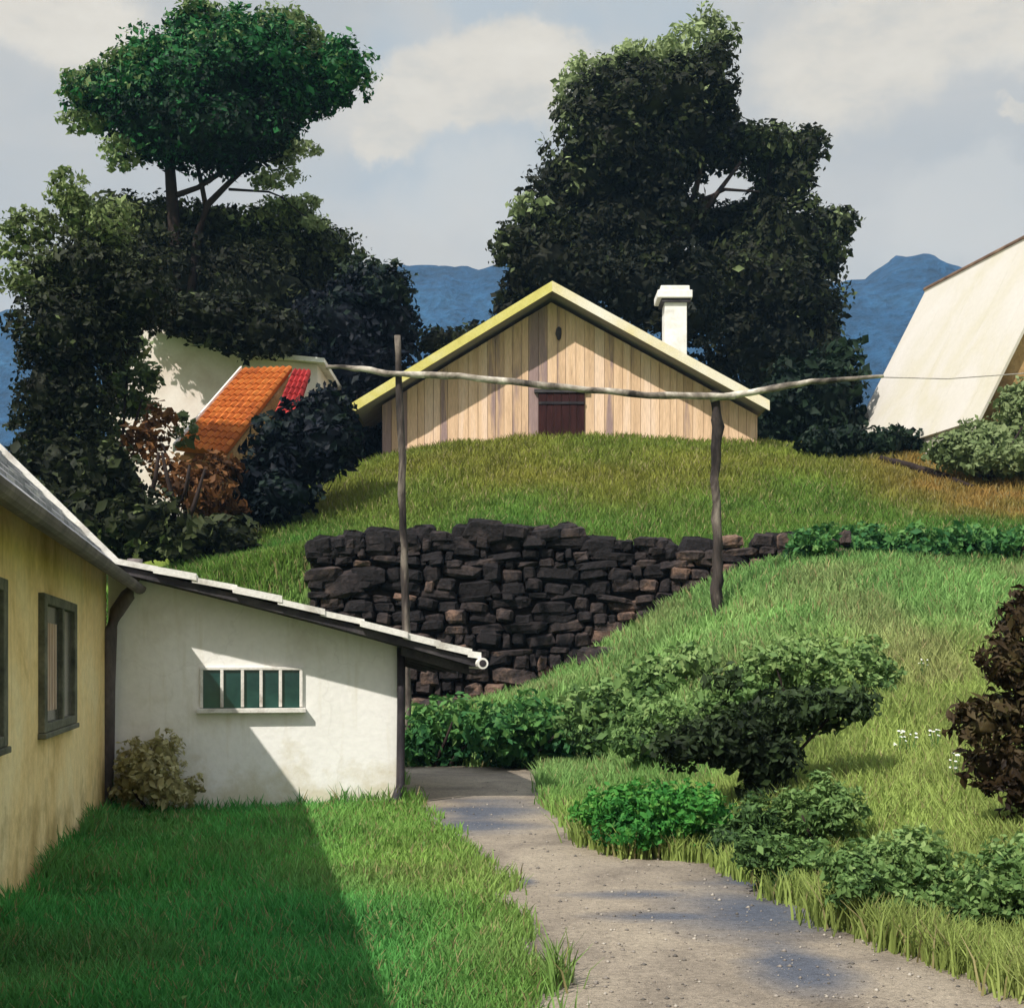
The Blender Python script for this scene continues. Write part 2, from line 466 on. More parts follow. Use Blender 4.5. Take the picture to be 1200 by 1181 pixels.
def tint_mat(name, bscale, bstr, rough=.95, mottle=.3):
    m, nt, p = new_mat(name)
    c = attr(nt, 'tint', 'Color')
    n = noise(nt, bscale, 8, rough=.7)
    g = ramp(nt, [(1 - mottle,) * 3, (1 + mottle,) * 3], n, [.3, .7])
    c = mix(nt, 1.0, c, g, 'MULTIPLY')
    nt.links.new(c, p.inputs['Base Color'])
    p.inputs['Roughness'].default_value = rough; p.inputs['Specular IOR Level'].default_value = .1
    bump(nt, p, n, bstr, .05)
    return m


M['ground'] = tint_mat('grassy earth', 7, .6)
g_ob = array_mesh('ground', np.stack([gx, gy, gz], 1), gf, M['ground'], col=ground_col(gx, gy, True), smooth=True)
tag(g_ob, 'green grassy hillside and lawn rising to the barn', 'ground', kind='structure')

# the path: one sheet lying on the levelled ground, ragged along its edges
ring = []
for i in range(len(PATH)):
    p0, p1 = PATH[i], PATH[(i + 1) % len(PATH)]
    k = max(1, int(np.linalg.norm(p1 - p0) / .035))
    ring += [p0 + (p1 - p0) * j / k for j in range(k)]
ring = np.array(ring)
tan = np.roll(ring, -4, 0) - np.roll(ring, 4, 0); tan /= np.linalg.norm(tan, axis=1, keepdims=True)
nor = np.stack([-tan[:, 1], tan[:, 0]], 1)
ring = ring + nor * ((vnoise(ring[:, 0], ring[:, 1], .45, 11) - .5) * .26 + (vnoise(ring[:, 0], ring[:, 1], .13, 12) - .5) * .12 + (vnoise(ring[:, 0], ring[:, 1], .05, 13) - .5) * .05)[:, None]
m, nt, p = new_mat('sandy gravel')
n1 = noise(nt, .75, 6, (1.2, 1.0, 1), .6, .8); n2 = noise(nt, 30, 8, rough=.75); n3 = noise(nt, .8, 5, (.40, 1.5, 1), .5, .3)
c = ramp(nt, [(.145, .118, .094), (.255, .21, .16), (.36, .30, .222)], n1, [.3, .5, .75])
# blue grey patches that lie across the gravel
tc = nt.nodes.new('ShaderNodeTexCoord')


def patch(cx, cy, rx, ry):
    mp = nt.nodes.new('ShaderNodeMapping'); mp.vector_type = 'TEXTURE'
    mp.inputs['Location'].default_value = (cx, cy, 0); mp.inputs['Scale'].default_value = (rx, ry, 1000)
    nt.links.new(tc.outputs['Object'], mp.inputs[0])
    ln = nt.nodes.new('ShaderNodeVectorMath'); ln.operation = 'LENGTH'
    nt.links.new(mp.outputs[0], ln.inputs[0])
    return math_node(nt, 'SUBTRACT', 1.0, ln.outputs['Value'])


pm = None
for q in [(1.65, 8.6, .72, 1.25), (1.0, 8.35, .6, .22), (.95, 9.15, .55, .22), (1.55, 7.1, .28, .8), (1.9, 9.7, .4, .5), (-.35, 14.0, .7, 2.2), (.12, 9.7, .10, .22)]:
    k = patch(*q)
    pm = k if pm is None else math_node(nt, 'MAXIMUM', pm, k)
blue_grey = math_node(nt, 'MULTIPLY_ADD', math_node(nt, 'SUBTRACT', n3, .5), 2.2, pm)
blue_grey_fac = nt.nodes.new('ShaderNodeMapRange'); blue_grey_fac.inputs[1].default_value = -.12; blue_grey_fac.inputs[2].default_value = .75
nt.links.new(blue_grey, blue_grey_fac.inputs[0])
c = mix(nt, math_node(nt, 'MULTIPLY', blue_grey_fac.outputs[0], .82), c, (.058, .075, .11))
g = ramp(nt, [(.55,) * 3, (1.0,) * 3, (1.4,) * 3], n2, [.3, .5, .72])
c = mix(nt, 1.0, c, g, 'MULTIPLY')
n5 = noise(nt, 140, 3)
c = mix(nt, 1.0, c, ramp(nt, [(.6,) * 3, (1.3,) * 3], n5, [.35, .68]), 'MULTIPLY')
nt.links.new(c, p.inputs['Base Color'])
p.inputs['Roughness'].default_value = .9; p.inputs['Specular IOR Level'].default_value = .2
bump(nt, p, n2, .5, .03)
M['gravel'] = m
import bmesh
bm = bmesh.new()
vv_ = [bm.verts.new((float(a), float(b), .014)) for a, b in ring]
ee_ = [bm.edges.new((vv_[i], vv_[(i + 1) % len(vv_)])) for i in range(len(vv_))]
bmesh.ops.triangle_fill(bm, use_beauty=True, edges=ee_, normal=(0, 0, 1))
me = bpy.data.meshes.new('path'); bm.to_mesh(me); bm.free()
path = link_mesh('path', me, M['gravel'])
tag(path, 'pale sandy gravel path with blue grey patches', 'path', kind='structure')


# ------------------------------------------------------------------ grass
def blades(name, x, y, h, w, mat, col, label):
    n = len(x)
    z = ground(x, y)
    a = RNG.uniform(0, 2 * np.pi, n)
    sx, sy = np.cos(a) * w / 2, np.sin(a) * w / 2
    la = RNG.uniform(0, 2 * np.pi, n); lb = h * RNG.uniform(.1, .7, n)
    lx, ly = np.cos(la) * lb, np.sin(la) * lb
    b0 = np.stack([x - sx, y - sy, z - .01], 1); b1 = np.stack([x + sx, y + sy, z - .01], 1)
    m0 = np.stack([x - sx * .7 + lx * .35, y - sy * .7 + ly * .35, z + h * .6], 1)
    m1 = np.stack([x + sx * .7 + lx * .35, y + sy * .7 + ly * .35, z + h * .6], 1)
    t0 = np.stack([x - sx * .12 + lx, y - sy * .12 + ly, z + h], 1)
    t1 = np.stack([x + sx * .12 + lx, y + sy * .12 + ly, z + h], 1)
    v = np.stack([b0, b1, m0, m1, t0, t1], 1).reshape(-1, 3)
    i = np.arange(n) * 6
    f = np.concatenate([np.stack([i, i + 1, i + 3, i + 2], 1), np.stack([i + 2, i + 3, i + 5, i + 4], 1)])
    dry = RNG.uniform(0, 1, n) < .09
    col = np.where(dry[:, None], np.array([[.30, .26, .12]]) * RNG.uniform(.7, 1.2, (n, 1)), col)
    h = h * (.65 + .9 * vnoise(x, y, .33, 61) ** 1.5)
    cc = np.repeat(col, 6, 0)
    o = array_mesh(name, v, f, mat, col=cc)
    return tag(o, label, 'grass', kind='stuff')


m, nt, p = new_mat('grass blades')
c = attr(nt, 'tint', 'Color')
nt.links.new(c, p.inputs['Base Color']); p.inputs['Roughness'].default_value = .7; p.inputs['Specular IOR Level'].default_value = .15
tr = nt.nodes.new('ShaderNodeBsdfTranslucent'); nt.links.new(c, tr.inputs[0])
ms = nt.nodes.new('ShaderNodeMixShader'); ms.inputs[0].default_value = .3
nt.links.new(p.outputs[0], ms.inputs[1]); nt.links.new(tr.outputs[0], ms.inputs[2])
nt.links.new(ms.outputs[0], nt.nodes['Material Output'].inputs['Surface'])
M['blades'] = m


def scatter(n, px0, px1, d0, d1, power=1.0):
    d = d0 * (d1 / d0) ** (RNG.uniform(0, 1, n) ** power)
    px = RNG.uniform(px0, px1, n)
    return (px - 600) * d / F, d


def in_building(x, y):
    v = x * V2[0] + y * V2[1]; u = x * U2[0] + y * U2[1]
    return ((v < -1.5) & (u < 15.4)) | ((v > -1.7) & (v < 1.75) & (u > 15.05) & (u < 19.3))


x, y = scatter(130000, -120, 660, 5.2, 15.6)
ok = ~in_building(x, y) & (poly_dist(x, y, PATH) + (vnoise(x, y, .4, 21) - .5) * .34 + RNG.normal(0, .05, len(x)) > -.05) & (x < .6)
x, y = x[ok], y[ok]
n = len(x)
h = RNG.uniform(.04, .10, n) * (1 + .8 * vnoise(x, y, .8, 22)); w = .006 + y * .0011
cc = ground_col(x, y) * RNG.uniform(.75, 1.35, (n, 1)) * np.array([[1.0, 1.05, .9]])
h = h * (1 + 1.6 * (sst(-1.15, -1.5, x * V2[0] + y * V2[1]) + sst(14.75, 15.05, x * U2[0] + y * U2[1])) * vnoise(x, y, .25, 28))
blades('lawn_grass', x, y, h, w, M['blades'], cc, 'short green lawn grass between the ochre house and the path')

x, y = scatter(220000, 560, 1330, 5.5, 25.2)
x2, y2 = scatter(60000, 100, 570, 17.5, 27)
x3, y3 = scatter(9000, 280, 380, 23.5, 27)
x = np.concatenate([x, x2, x3]); y = np.concatenate([y, y2, y3])
ok = ~in_building(x, y) & (poly_dist(x, y, PATH) + (vnoise(x, y, .4, 21) - .5) * .34 + RNG.normal(0, .05, len(x)) > -.06) & ((x > .2) | (y > 17)) & ((y < wall_y(x) - .55) | (x < WX0))
x, y = x[ok], y[ok]
n = len(x)
h = RNG.uniform(.08, .2, n) * (1 + .8 * vnoise(x, y, 1.1, 23)); w = .007 + y * .0011
cc = ground_col(x, y) * RNG.uniform(.75, 1.35, (n, 1))
blades('meadow_grass', x, y, h, w, M['blades'], cc, 'yellow green meadow grass on the slope right of the path')

x, y = scatter(140000, 200, 1260, 25.5, 42)
ok = (y > wall_y(x) + .22) | (x > WX1 + .3) | (x < WX0 - .2)
x, y = x[ok], y[ok]
n = len(x)
h = RNG.uniform(.08, .2, n) * (1 + 1.0 * vnoise(x, y, 1.1, 24)); w = .012 + y * .0008
cc = ground_col(x, y) * RNG.uniform(.75, 1.35, (n, 1))
blades('terrace_grass', x, y, h, w, M['blades'], cc, 'olive grass on the terrace above the dark stone wall')

# broad leaved weeds in the lawn and the meadow
x, y = scatter(900, -100, 1250, 5.4, 20)
ok = ~in_building(x, y) & (poly_dist(x, y, PATH) > .05)
x, y = x[ok], y[ok]; n = len(x); zg = ground(x, y)
LVv = []
for i in range(n):
    k = random.randint(6, 11); R0 = random.uniform(.03, .075)
    for j in range(k):
        a = 2 * math.pi * j / k + random.uniform(-.3, .3); L = R0 * random.uniform(.7, 1.2); up_ = random.uniform(.5, 1.1)
        dx, dy = math.cos(a), math.sin(a); wd_ = L * .24
        b0 = np.array([x[i], y[i], zg[i] + .015]); mdl = b0 + np.array([dx * L * .6, dy * L * .6, L * up_]); tip = b0 + np.array([dx * L * 1.1, dy * L * 1.1, L * up_ * 1.05])
        sd = np.array([-dy, dx, 0]) * wd_
        LVv += [b0, mdl + sd, tip, mdl - sd]
LVv = np.array(LVv); q_ = np.arange(len(LVv) // 4) * 4
tag(array_mesh('weeds', LVv, np.concatenate([np.stack([q_, q_ + 1, q_ + 2], 1), np.stack([q_, q_ + 2, q_ + 3], 1)]), M['hedge'], tone=np.tile(RNG.uniform(.55, .95, len(q_)), 2)), 'broad leaved weeds scattered through the grass', 'weeds', kind='stuff')

# loose pebbles on the path
x, y = scatter(7000, 480, 1250, 5.4, 18)
ok = poly_dist(x, y, PATH) < -.02
x, y = x[ok], y[ok]; n = len(x)
r = .003 + .015 * RNG.uniform(0, 1, n) ** 6
oct_ = np.array([(1, 0, 0), (0, 1, 0), (-1, 0, 0), (0, -1, 0), (0, 0, .7), (0, 0, -.5)])
v = (oct_[None] * r[:, None, None] * RNG.uniform(.7, 1.3, (n, 6, 1)) + np.stack([x, y, ground(x, y) + .016], 1)[:, None]).reshape(-1, 3)
tri = np.array([(0, 1, 4), (1, 2, 4), (2, 3, 4), (3, 0, 4), (1, 0, 5), (2, 1, 5), (3, 2, 5), (0, 3, 5)])
f = (tri[None] + (np.arange(n) * 6)[:, None, None]).reshape(-1, 3)
M['pebble'] = wash('pebbles', [(.10, .09, .08), (.22, .19, .165), (.36, .32, .27)], 6, b=0, grain=0, use_tone=1.2)
tag(array_mesh('gravel', v, f, M['pebble'], tone=np.repeat(RNG.uniform(0, 1, n), 8)), 'loose pebbles strewn over the sandy path', 'gravel', kind='stuff')


# ------------------------------------------------------------------ foliage
def ico():
    t = (1 + 5 ** .5) / 2
    v = [(-1, t, 0), (1, t, 0), (-1, -t, 0), (1, -t, 0), (0, -1, t), (0, 1, t), (0, -1, -t), (0, 1, -t), (t, 0, -1), (t, 0, 1), (-t, 0, -1), (-t, 0, 1)]
    f = [(0, 11, 5), (0, 5, 1), (0, 1, 7), (0, 7, 10), (0, 10, 11), (1, 5, 9), (5, 11, 4), (11, 10, 2), (10, 7, 6), (7, 1, 8), (3, 9, 4), (3, 4, 2), (3, 2, 6), (3, 6, 8), (3, 8, 9), (4, 9, 5), (2, 4, 11), (6, 2, 10), (8, 6, 7), (9, 8, 1)]
    v = [np.array(p) / np.linalg.norm(p) for p in v]
    for _ in range(2):
        nf = []; cache = {}
        def mid(a, b):
            k = (min(a, b), max(a, b))
            if k not in cache:
                q = v[a] + v[b]; v.append(q / np.linalg.norm(q)); cache[k] = len(v) - 1
            return cache[k]
        for a, b, c in f:
            x, y, z = mid(a, b), mid(b, c), mid(c, a)
            nf += [(a, x, z), (b, y, x), (c, z, y), (x, y, z)]
        f = nf
    return np.array(v), np.array(f)


ICO_V, ICO_F = ico()


def unit(n):
    d = RNG.normal(size=(n, 3)); return d / np.linalg.norm(d, axis=1, keepdims=True)


def foliage(name, blobs, mat, parent, leaf=.3, dens=1.0, core=.74, clump=.34, tone=.38, spread=.13, elong=1.9, up=.25, inner=.68):
    """blobs: (centre xyz, radii xyz, tone shift). Many leaf faces gathered in clumps round lumpy masses."""
    d_big = blobs[0][0][1] > 27
    if not d_big and core: core = min(core, .62); inner = .5
    LV, LT = [], []
    CV, CF, CT = [], [], []
    nb = 0
    for cen, rad, ts in blobs:
        cen = np.array(cen, float); rad = np.array(rad, float)
        rm = float(np.prod(rad)) ** (1 / 3)
        area = 4 * np.pi * ((rad[0] * rad[1]) ** 1.6 + (rad[0] * rad[2]) ** 1.6 + (rad[1] * rad[2]) ** 1.6) ** (1 / 1.6) / 3 ** (1 / 1.6)
        cr = np.clip(clump * rm, leaf * 1.2, leaf * 5)
        nc = max(6, int(area / (cr * cr) * 0.9))
        per = int(max(10, dens * 7.5 * cr * cr / (leaf * leaf / elong) * .55))
        d = unit(nc)
        rr = RNG.uniform(inner, 1.07, nc)
        stray = RNG.uniform(0, 1, nc) < .13; rr[stray] = RNG.uniform(1.05, 1.24, stray.sum())
        cc = cen + d * rad * rr[:, None]
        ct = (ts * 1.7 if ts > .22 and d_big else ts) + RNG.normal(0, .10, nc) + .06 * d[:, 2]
        loc = RNG.normal(size=(nc, per, 3)); loc *= (RNG.uniform(.15, 1, (nc, per, 1)) ** .5) / np.linalg.norm(loc, axis=2, keepdims=True)
        pos = cc[:, None] + loc * cr * np.array([1.15, 1.15, .75]) * np.where(stray, RNG.uniform(.35, .7, nc), RNG.uniform(.6, 1.35, nc))[:, None, None]
        pos = pos.reshape(-1, 3)
        nrm = (np.repeat(d, per, 0) * .8 + unit(len(pos)) * .9 + np.array([0, 0, up]))
        nrm /= np.linalg.norm(nrm, axis=1, keepdims=True)
        t = np.cross(nrm, unit(len(pos))); t /= np.linalg.norm(t, axis=1, keepdims=True) + 1e-9
        b = np.cross(nrm, t)
        s = leaf * np.clip(RNG.lognormal(-.08, .38, (len(pos), 1)), .4, 2.0)
        LV.append(np.stack([pos - t * s * .5, pos + b * s * .5 / elong - t * s * .05 + nrm * s * .07, pos + t * s * .5, pos - b * s * .5 / elong - t * s * .05 + nrm * s * .07], 1).reshape(-1, 3))
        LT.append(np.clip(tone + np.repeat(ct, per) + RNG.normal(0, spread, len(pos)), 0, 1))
        if core and not (d_big and ts > .22):
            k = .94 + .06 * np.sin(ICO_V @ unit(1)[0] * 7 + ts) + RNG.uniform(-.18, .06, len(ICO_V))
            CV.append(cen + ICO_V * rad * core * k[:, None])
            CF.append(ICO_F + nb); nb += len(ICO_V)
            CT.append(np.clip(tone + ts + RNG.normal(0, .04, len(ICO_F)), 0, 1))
    lv = np.concatenate(LV); nq = len(lv) // 4
    i = np.arange(nq) * 4
    tri = np.concatenate([np.stack([i, i + 1, i + 2], 1), np.stack([i, i + 2, i + 3], 1)])
    tn = np.concatenate(LT); tn = np.concatenate([tn, tn])
    if core:
        cv = np.concatenate(CV)
        tri = np.concatenate([tri, np.concatenate(CF) + len(lv)]); tn = np.concatenate([tn, *CT]); lv = np.concatenate([lv, cv])
    return array_mesh(name, lv, tri, mat, parent, tone=tn)


def pb(d, specs, depth=.85):
    """blobs from picture measures at a distance: (px, py, rx, ry[, tone[, dd]])"""
    out = []
    for s in specs:
        px, py, rx, ry = s[:4]; ts = s[4] if len(s) > 4 else 0; dd = d + (s[5] if len(s) > 5 else random.uniform(-1, 1) * .02 * d)
        a, b = rx * dd / F, ry * dd / F
        out.append((P(px, py, dd), (a, max(min(a, b * 2.2), .5 * a) * depth, b), ts))
    return out


def hit(px, py):
    d = np.arange(4.5, 45, .05)
    q = np.stack([(px - 600) * d / F, d, EYE + (HZ - py) * d / F], 1)
    k = np.nonzero(q[:, 2] < ground(q[:, 0], q[:, 1]))[0]
    return float(d[k[0]]) if len(k) else 20.0


def plant(name, label, cat, px, d, blobs, mat, group=None, stems=(), part='foliage', stem_part='stem', stem_mat='bark', depth=.85, **kw):
    x = (px - 600) * d / F
    base = np.array([x, d, g1(x, d)])
    t = thing(name, base, label, cat, group)
    foliage(part, pb(d, blobs, depth), M[mat], t, **kw)
    mb = MB()
    for st in stems:
        pts, rad = st
        q = [P(*a, d) if len(a) == 2 else P(*a) for a in pts]
        mb.tube(q, rad, 8, wob=.12)
    if not stems:
        for k in range(3):
            e = base + np.array([random.uniform(-.3, .3), random.uniform(-.2, .2), 0]) * .5
            tgt = np.array(pb(d, [blobs[k % len(blobs)]], depth)[0][0])
            r = max(.012, .0012 * d)
            mb.tube([e - Z * .1, e * .5 + tgt * .5 + np.array([random.uniform(-.05, .05), 0, 0]), tgt], [r * 1.6, r * 1.1, r * .6], 6)
    mb.build(stem_part, M[stem_mat], t, smooth=True)
    return t


# ---- left group: umbrella pine and the dark trees beneath it
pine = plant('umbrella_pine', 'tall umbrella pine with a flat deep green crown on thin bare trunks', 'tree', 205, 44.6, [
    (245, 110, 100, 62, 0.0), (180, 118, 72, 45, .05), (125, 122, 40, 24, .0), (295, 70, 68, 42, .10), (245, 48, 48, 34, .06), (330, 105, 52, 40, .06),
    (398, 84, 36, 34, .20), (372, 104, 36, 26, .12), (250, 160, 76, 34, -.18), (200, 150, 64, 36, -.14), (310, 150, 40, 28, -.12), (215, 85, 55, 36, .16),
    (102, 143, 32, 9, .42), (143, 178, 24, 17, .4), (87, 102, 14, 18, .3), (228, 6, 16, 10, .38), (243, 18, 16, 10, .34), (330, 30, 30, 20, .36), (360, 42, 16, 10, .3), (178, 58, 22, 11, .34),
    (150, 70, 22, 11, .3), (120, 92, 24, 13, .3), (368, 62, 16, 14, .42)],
    'pine', stems=[([(212, 660), (206, 400), (205, 285), (200, 215), (196, 150), (215, 110)], [.3, .25, .21, .19, .14, .07]),
                   ([(215, 420), (232, 275), (243, 240), (268, 215), (300, 185), (322, 140)], [.16, .14, .12, .10, .08, .045]),
                   ([(203, 230), (232, 220), (255, 205), (285, 175)], [.11, .09, .08, .05]),
                   ([(241, 242), (236, 215), (228, 180), (240, 140)], [.09, .08, .07, .04])],
    part='crown', stem_part='trunk', leaf=.20, tone=.42, dens=1.0, core=.78, spread=.16)
plant('broadleaf_tree', 'dark bushy tree at the left edge beside the pink white house', 'tree', 50, 31, [
    (78, 222, 20, 22, .42), (95, 245, 20, 14, .36), (40, 268, 30, 20, .35), (12, 285, 16, 20, .34), (18, 325, 18, 18, .3), (52, 318, 26, 22, .2), (115, 262, 40, 26, .28), (62, 352, 38, 32, -.02),
    (110, 320, 60, 46, -.02), (70, 390, 52, 52, -.08), (110, 385, 46, 50, -.12), (55, 455, 34, 60, -.06), (90, 470, 38, 60, -.08), (70, 545, 36, 46, -.05), (105, 550, 42, 46, -.02), (50, 500, 30, 50), (160, 345, 40, 40, -.1)],
    'oak_dark', stems=[([(62, 650), (70, 520), (78, 420), (90, 330)], [.24, .2, .16, .08]), ([(72, 480), (110, 400), (140, 330)], [.12, .09, .05])],
    part='crown', stem_part='trunk', leaf=.155, dens=.85, core=.68, spread=.15)
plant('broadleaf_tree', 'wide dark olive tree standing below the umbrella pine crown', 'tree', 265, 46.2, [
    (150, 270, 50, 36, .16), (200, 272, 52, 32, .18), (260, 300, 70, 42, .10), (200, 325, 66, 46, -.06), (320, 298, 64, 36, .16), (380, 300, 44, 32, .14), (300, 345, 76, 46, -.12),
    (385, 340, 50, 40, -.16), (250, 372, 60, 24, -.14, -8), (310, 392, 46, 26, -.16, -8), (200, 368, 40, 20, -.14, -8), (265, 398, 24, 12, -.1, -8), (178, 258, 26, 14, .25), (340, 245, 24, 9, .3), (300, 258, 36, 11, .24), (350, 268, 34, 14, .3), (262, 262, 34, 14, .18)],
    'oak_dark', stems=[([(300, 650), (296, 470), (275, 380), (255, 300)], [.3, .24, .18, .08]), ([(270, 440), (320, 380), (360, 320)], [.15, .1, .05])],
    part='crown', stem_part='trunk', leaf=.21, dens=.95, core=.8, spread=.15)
foliage('spray', pb(44.9, [(354, 174, 18, 7, .3), (330, 184, 18, 8, .25), (318, 212, 22, 8, .2), (342, 206, 12, 5, .25), (356, 238, 17, 6, .3), (325, 240, 22, 7, .15), (372, 262, 16, 6, .3)]), M['sage'], pine, leaf=.18, dens=.45, core=0, tone=.5)
mb = MB()
for pts, rad in [([(300, 182), (318, 200), (345, 196)], [.05, .035, .015]), ([(268, 222), (315, 225), (352, 240)], [.05, .035, .015]), ([(312, 190), (335, 180), (356, 174)], [.03, .02, .01]), ([(330, 232), (352, 250), (374, 262)], [.03, .02, .01])]:
    mb.tube([P(*q, 44.8) for q in pts], rad, 6)
mb.build('twig', M['bark'], pine)
plant('conifer', 'blue black conifer rising behind the left eave of the barn', 'tree', 430, 43, [
    (455, 335, 26, 24, .15), (432, 350, 44, 34, .0), (455, 380, 34, 36, -.08), (400, 385, 56, 42, -.1), (345, 402, 56, 26, -.1), (430, 430, 54, 46, -.1), (390, 470, 62, 46, -.08), (430, 505, 50, 38, .02), (360, 450, 40, 50, -.1), (425, 318, 22, 14, .25)],
    'navy', stems=[([(415, 560), (425, 440), (445, 340)], [.3, .22, .08])], part='crown', stem_part='trunk', leaf=.22, core=.84)
plant('conifer', 'blue black conifer with a low crown beside the orange roof', 'tree', 345, 32.8, [
    (382, 490, 26, 40, -.02), (392, 520, 30, 30, -.02), (352, 502, 26, 34, -.05), (325, 530, 34, 42, .0), (352, 545, 40, 34, .02), (305, 575, 40, 36, .04), (335, 580, 36, 26, .05), (290, 610, 34, 22, .1), (375, 520, 24, 26, .02), (318, 508, 16, 18, .1)],
    'navy', stems=[([(330, 640), (332, 570), (345, 500)], [.18, .14, .06])], part='crown', stem_part='trunk', leaf=.24, core=.84)
plant('shrub', 'dark olive thicket behind the white shed roof with thin bare stems', 'shrub', 170, 28, [
    (120, 585, 40, 40, .0), (160, 612, 50, 34, .05), (215, 628, 50, 24, .10), (105, 625, 44, 34, .02), (265, 630, 36, 18, .12), (128, 545, 24, 26, .05), (60, 610, 50, 50, -.05), (20, 590, 34, 60, -.05), (150, 560, 16, 22, .12)],
    'oak_dark', stems=[([(180, 650), (172, 600), (160, 560), (146, 535)], [.10, .08, .06, .03]), ([(172, 600), (182, 560), (186, 530)], [.06, .05, .03]),
                       ([(196, 640), (206, 595), (196, 560), (190, 530)], [.07, .06, .05, .03]), ([(205, 600), (218, 575), (222, 545)], [.06, .05, .03]), ([(215, 625), (228, 590), (240, 550)], [.06, .05, .025])], leaf=.24)
plant('shrub', 'thin rusty brown shrub under the eave of the orange roof', 'shrub', 225, 31.5, [
    (205, 560, 28, 22, .1), (240, 575, 30, 24, .0), (258, 548, 22, 16, -.1), (185, 500, 18, 22, .2), (165, 520, 18, 22, .05), (262, 600, 24, 18, -.1)],
    'rust', leaf=.2, dens=.55, core=0, stems=[([(225, 640), (215, 590), (190, 520)], [.06, .05, .025]), ([(228, 640), (240, 590), (256, 550)], [.06, .05, .025])])
plant('shrub', 'sparse grey mottled shrub in front of the pink white house wall', 'shrub', 150, 33.5, [
    (140, 425, 26, 22, .15), (160, 450, 22, 20, .0), (135, 465, 24, 20, -.05), (165, 475, 18, 12, .1), (120, 500, 22, 26, -.2), (150, 400, 20, 10, .25), (180, 440, 10, 12, .2), (215, 505, 12, 16, .1)],
    'sage', leaf=.22, dens=.32, core=0, tone=.22, stems=[([(140, 640), (142, 540), (150, 420)], [.07, .05, .02]), ([(142, 560), (160, 490), (172, 450)], [.05, .035, .015])])

# ---- right group behind the barn
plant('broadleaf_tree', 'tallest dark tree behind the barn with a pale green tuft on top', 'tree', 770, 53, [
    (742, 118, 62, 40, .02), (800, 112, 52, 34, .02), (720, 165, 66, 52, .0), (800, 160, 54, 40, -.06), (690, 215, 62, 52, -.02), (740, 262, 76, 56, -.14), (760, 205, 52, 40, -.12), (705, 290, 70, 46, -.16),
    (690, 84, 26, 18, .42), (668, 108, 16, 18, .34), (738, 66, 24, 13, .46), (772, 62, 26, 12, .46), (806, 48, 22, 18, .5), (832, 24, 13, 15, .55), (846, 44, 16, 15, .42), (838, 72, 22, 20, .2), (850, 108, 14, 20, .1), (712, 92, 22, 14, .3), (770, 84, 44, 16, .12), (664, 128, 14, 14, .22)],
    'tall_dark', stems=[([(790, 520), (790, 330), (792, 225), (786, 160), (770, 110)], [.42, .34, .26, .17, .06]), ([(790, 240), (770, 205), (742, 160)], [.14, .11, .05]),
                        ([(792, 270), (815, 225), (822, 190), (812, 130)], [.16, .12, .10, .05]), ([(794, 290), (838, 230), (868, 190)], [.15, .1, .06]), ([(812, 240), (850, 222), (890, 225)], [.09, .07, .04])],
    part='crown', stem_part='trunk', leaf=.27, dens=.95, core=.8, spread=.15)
plant('broadleaf_tree', 'dark green tree right of the chimney with two stepped crowns', 'tree', 900, 55, [
    (908, 185, 44, 30, .08), (945, 172, 22, 22, .08), (898, 168, 26, 16, .14), (930, 215, 24, 24, .0), (915, 285, 62, 44, .04), (965, 268, 32, 22, .08), (985, 262, 18, 16, .06), (960, 295, 30, 16, .06), (860, 290, 56, 36, -.1),
    (890, 345, 86, 52, -.1), (940, 350, 40, 44, .0), (905, 410, 76, 50, -.16), (955, 405, 32, 40, .12), (960, 435, 36, 36, -.05), (896, 240, 30, 20, .0), (845, 340, 60, 44, -.16), (872, 166, 26, 18, .05), (848, 150, 20, 20, .05), (850, 262, 40, 18, -.05), (815, 250, 26, 16, -.1), (815, 190, 18, 22, -.02), (846, 190, 14, 12, .02)],
    'tall_dark', stems=[([(900, 520), (900, 380), (898, 250), (905, 180)], [.38, .3, .2, .06]), ([(900, 330), (935, 290), (965, 265)], [.14, .1, .04])],
    part='crown', stem_part='trunk', leaf=.27, core=.82, tone=.40, spread=.15)
plant('broadleaf_tree', 'low dark tree on the left of the group behind the barn ridge', 'tree', 650, 50, [
    (602, 282, 24, 22, .06), (596, 300, 16, 12, .12), (640, 272, 32, 30, .02), (640, 310, 46, 36, -.08), (690, 330, 56, 34, -.14), (616, 335, 26, 26, -.02), (566, 396, 36, 14, -.05), (622, 240, 18, 9, .28), (612, 254, 10, 7, .24), (604, 364, 26, 18, -.05), (515, 400, 30, 12, -.05), (750, 340, 50, 44, -.16), (800, 350, 40, 60, -.16)],
    'tall_dark', stems=[([(660, 500), (655, 400), (645, 300)], [.3, .22, .1])], part='crown', stem_part='trunk', leaf=.27, core=.82, tone=.34)
plant('shrub', 'dark shrubs massed against the right corner of the barn', 'shrub', 935, 42.5, [
    (925, 470, 36, 46, -.05), (960, 470, 38, 52, -.05), (985, 445, 24, 34, .0), (905, 500, 24, 28, .02), (950, 505, 40, 26, -.02), (990, 500, 20, 28, .02), (990, 412, 14, 14, .1)],
    'under', leaf=.3, core=.84, tone=.3)
plant('hedge', 'low dark hedge in front of the pale steep roof', 'hedge', 1045, hit(1045, 538) + .12, [
    (1012, 522, 18, 16, .0), (1040, 518, 24, 18, .02), (1070, 522, 24, 15, .0), (985, 520, 26, 18, -.02), (960, 520, 24, 14)],
    'under', leaf=.2, core=.86, tone=.28)
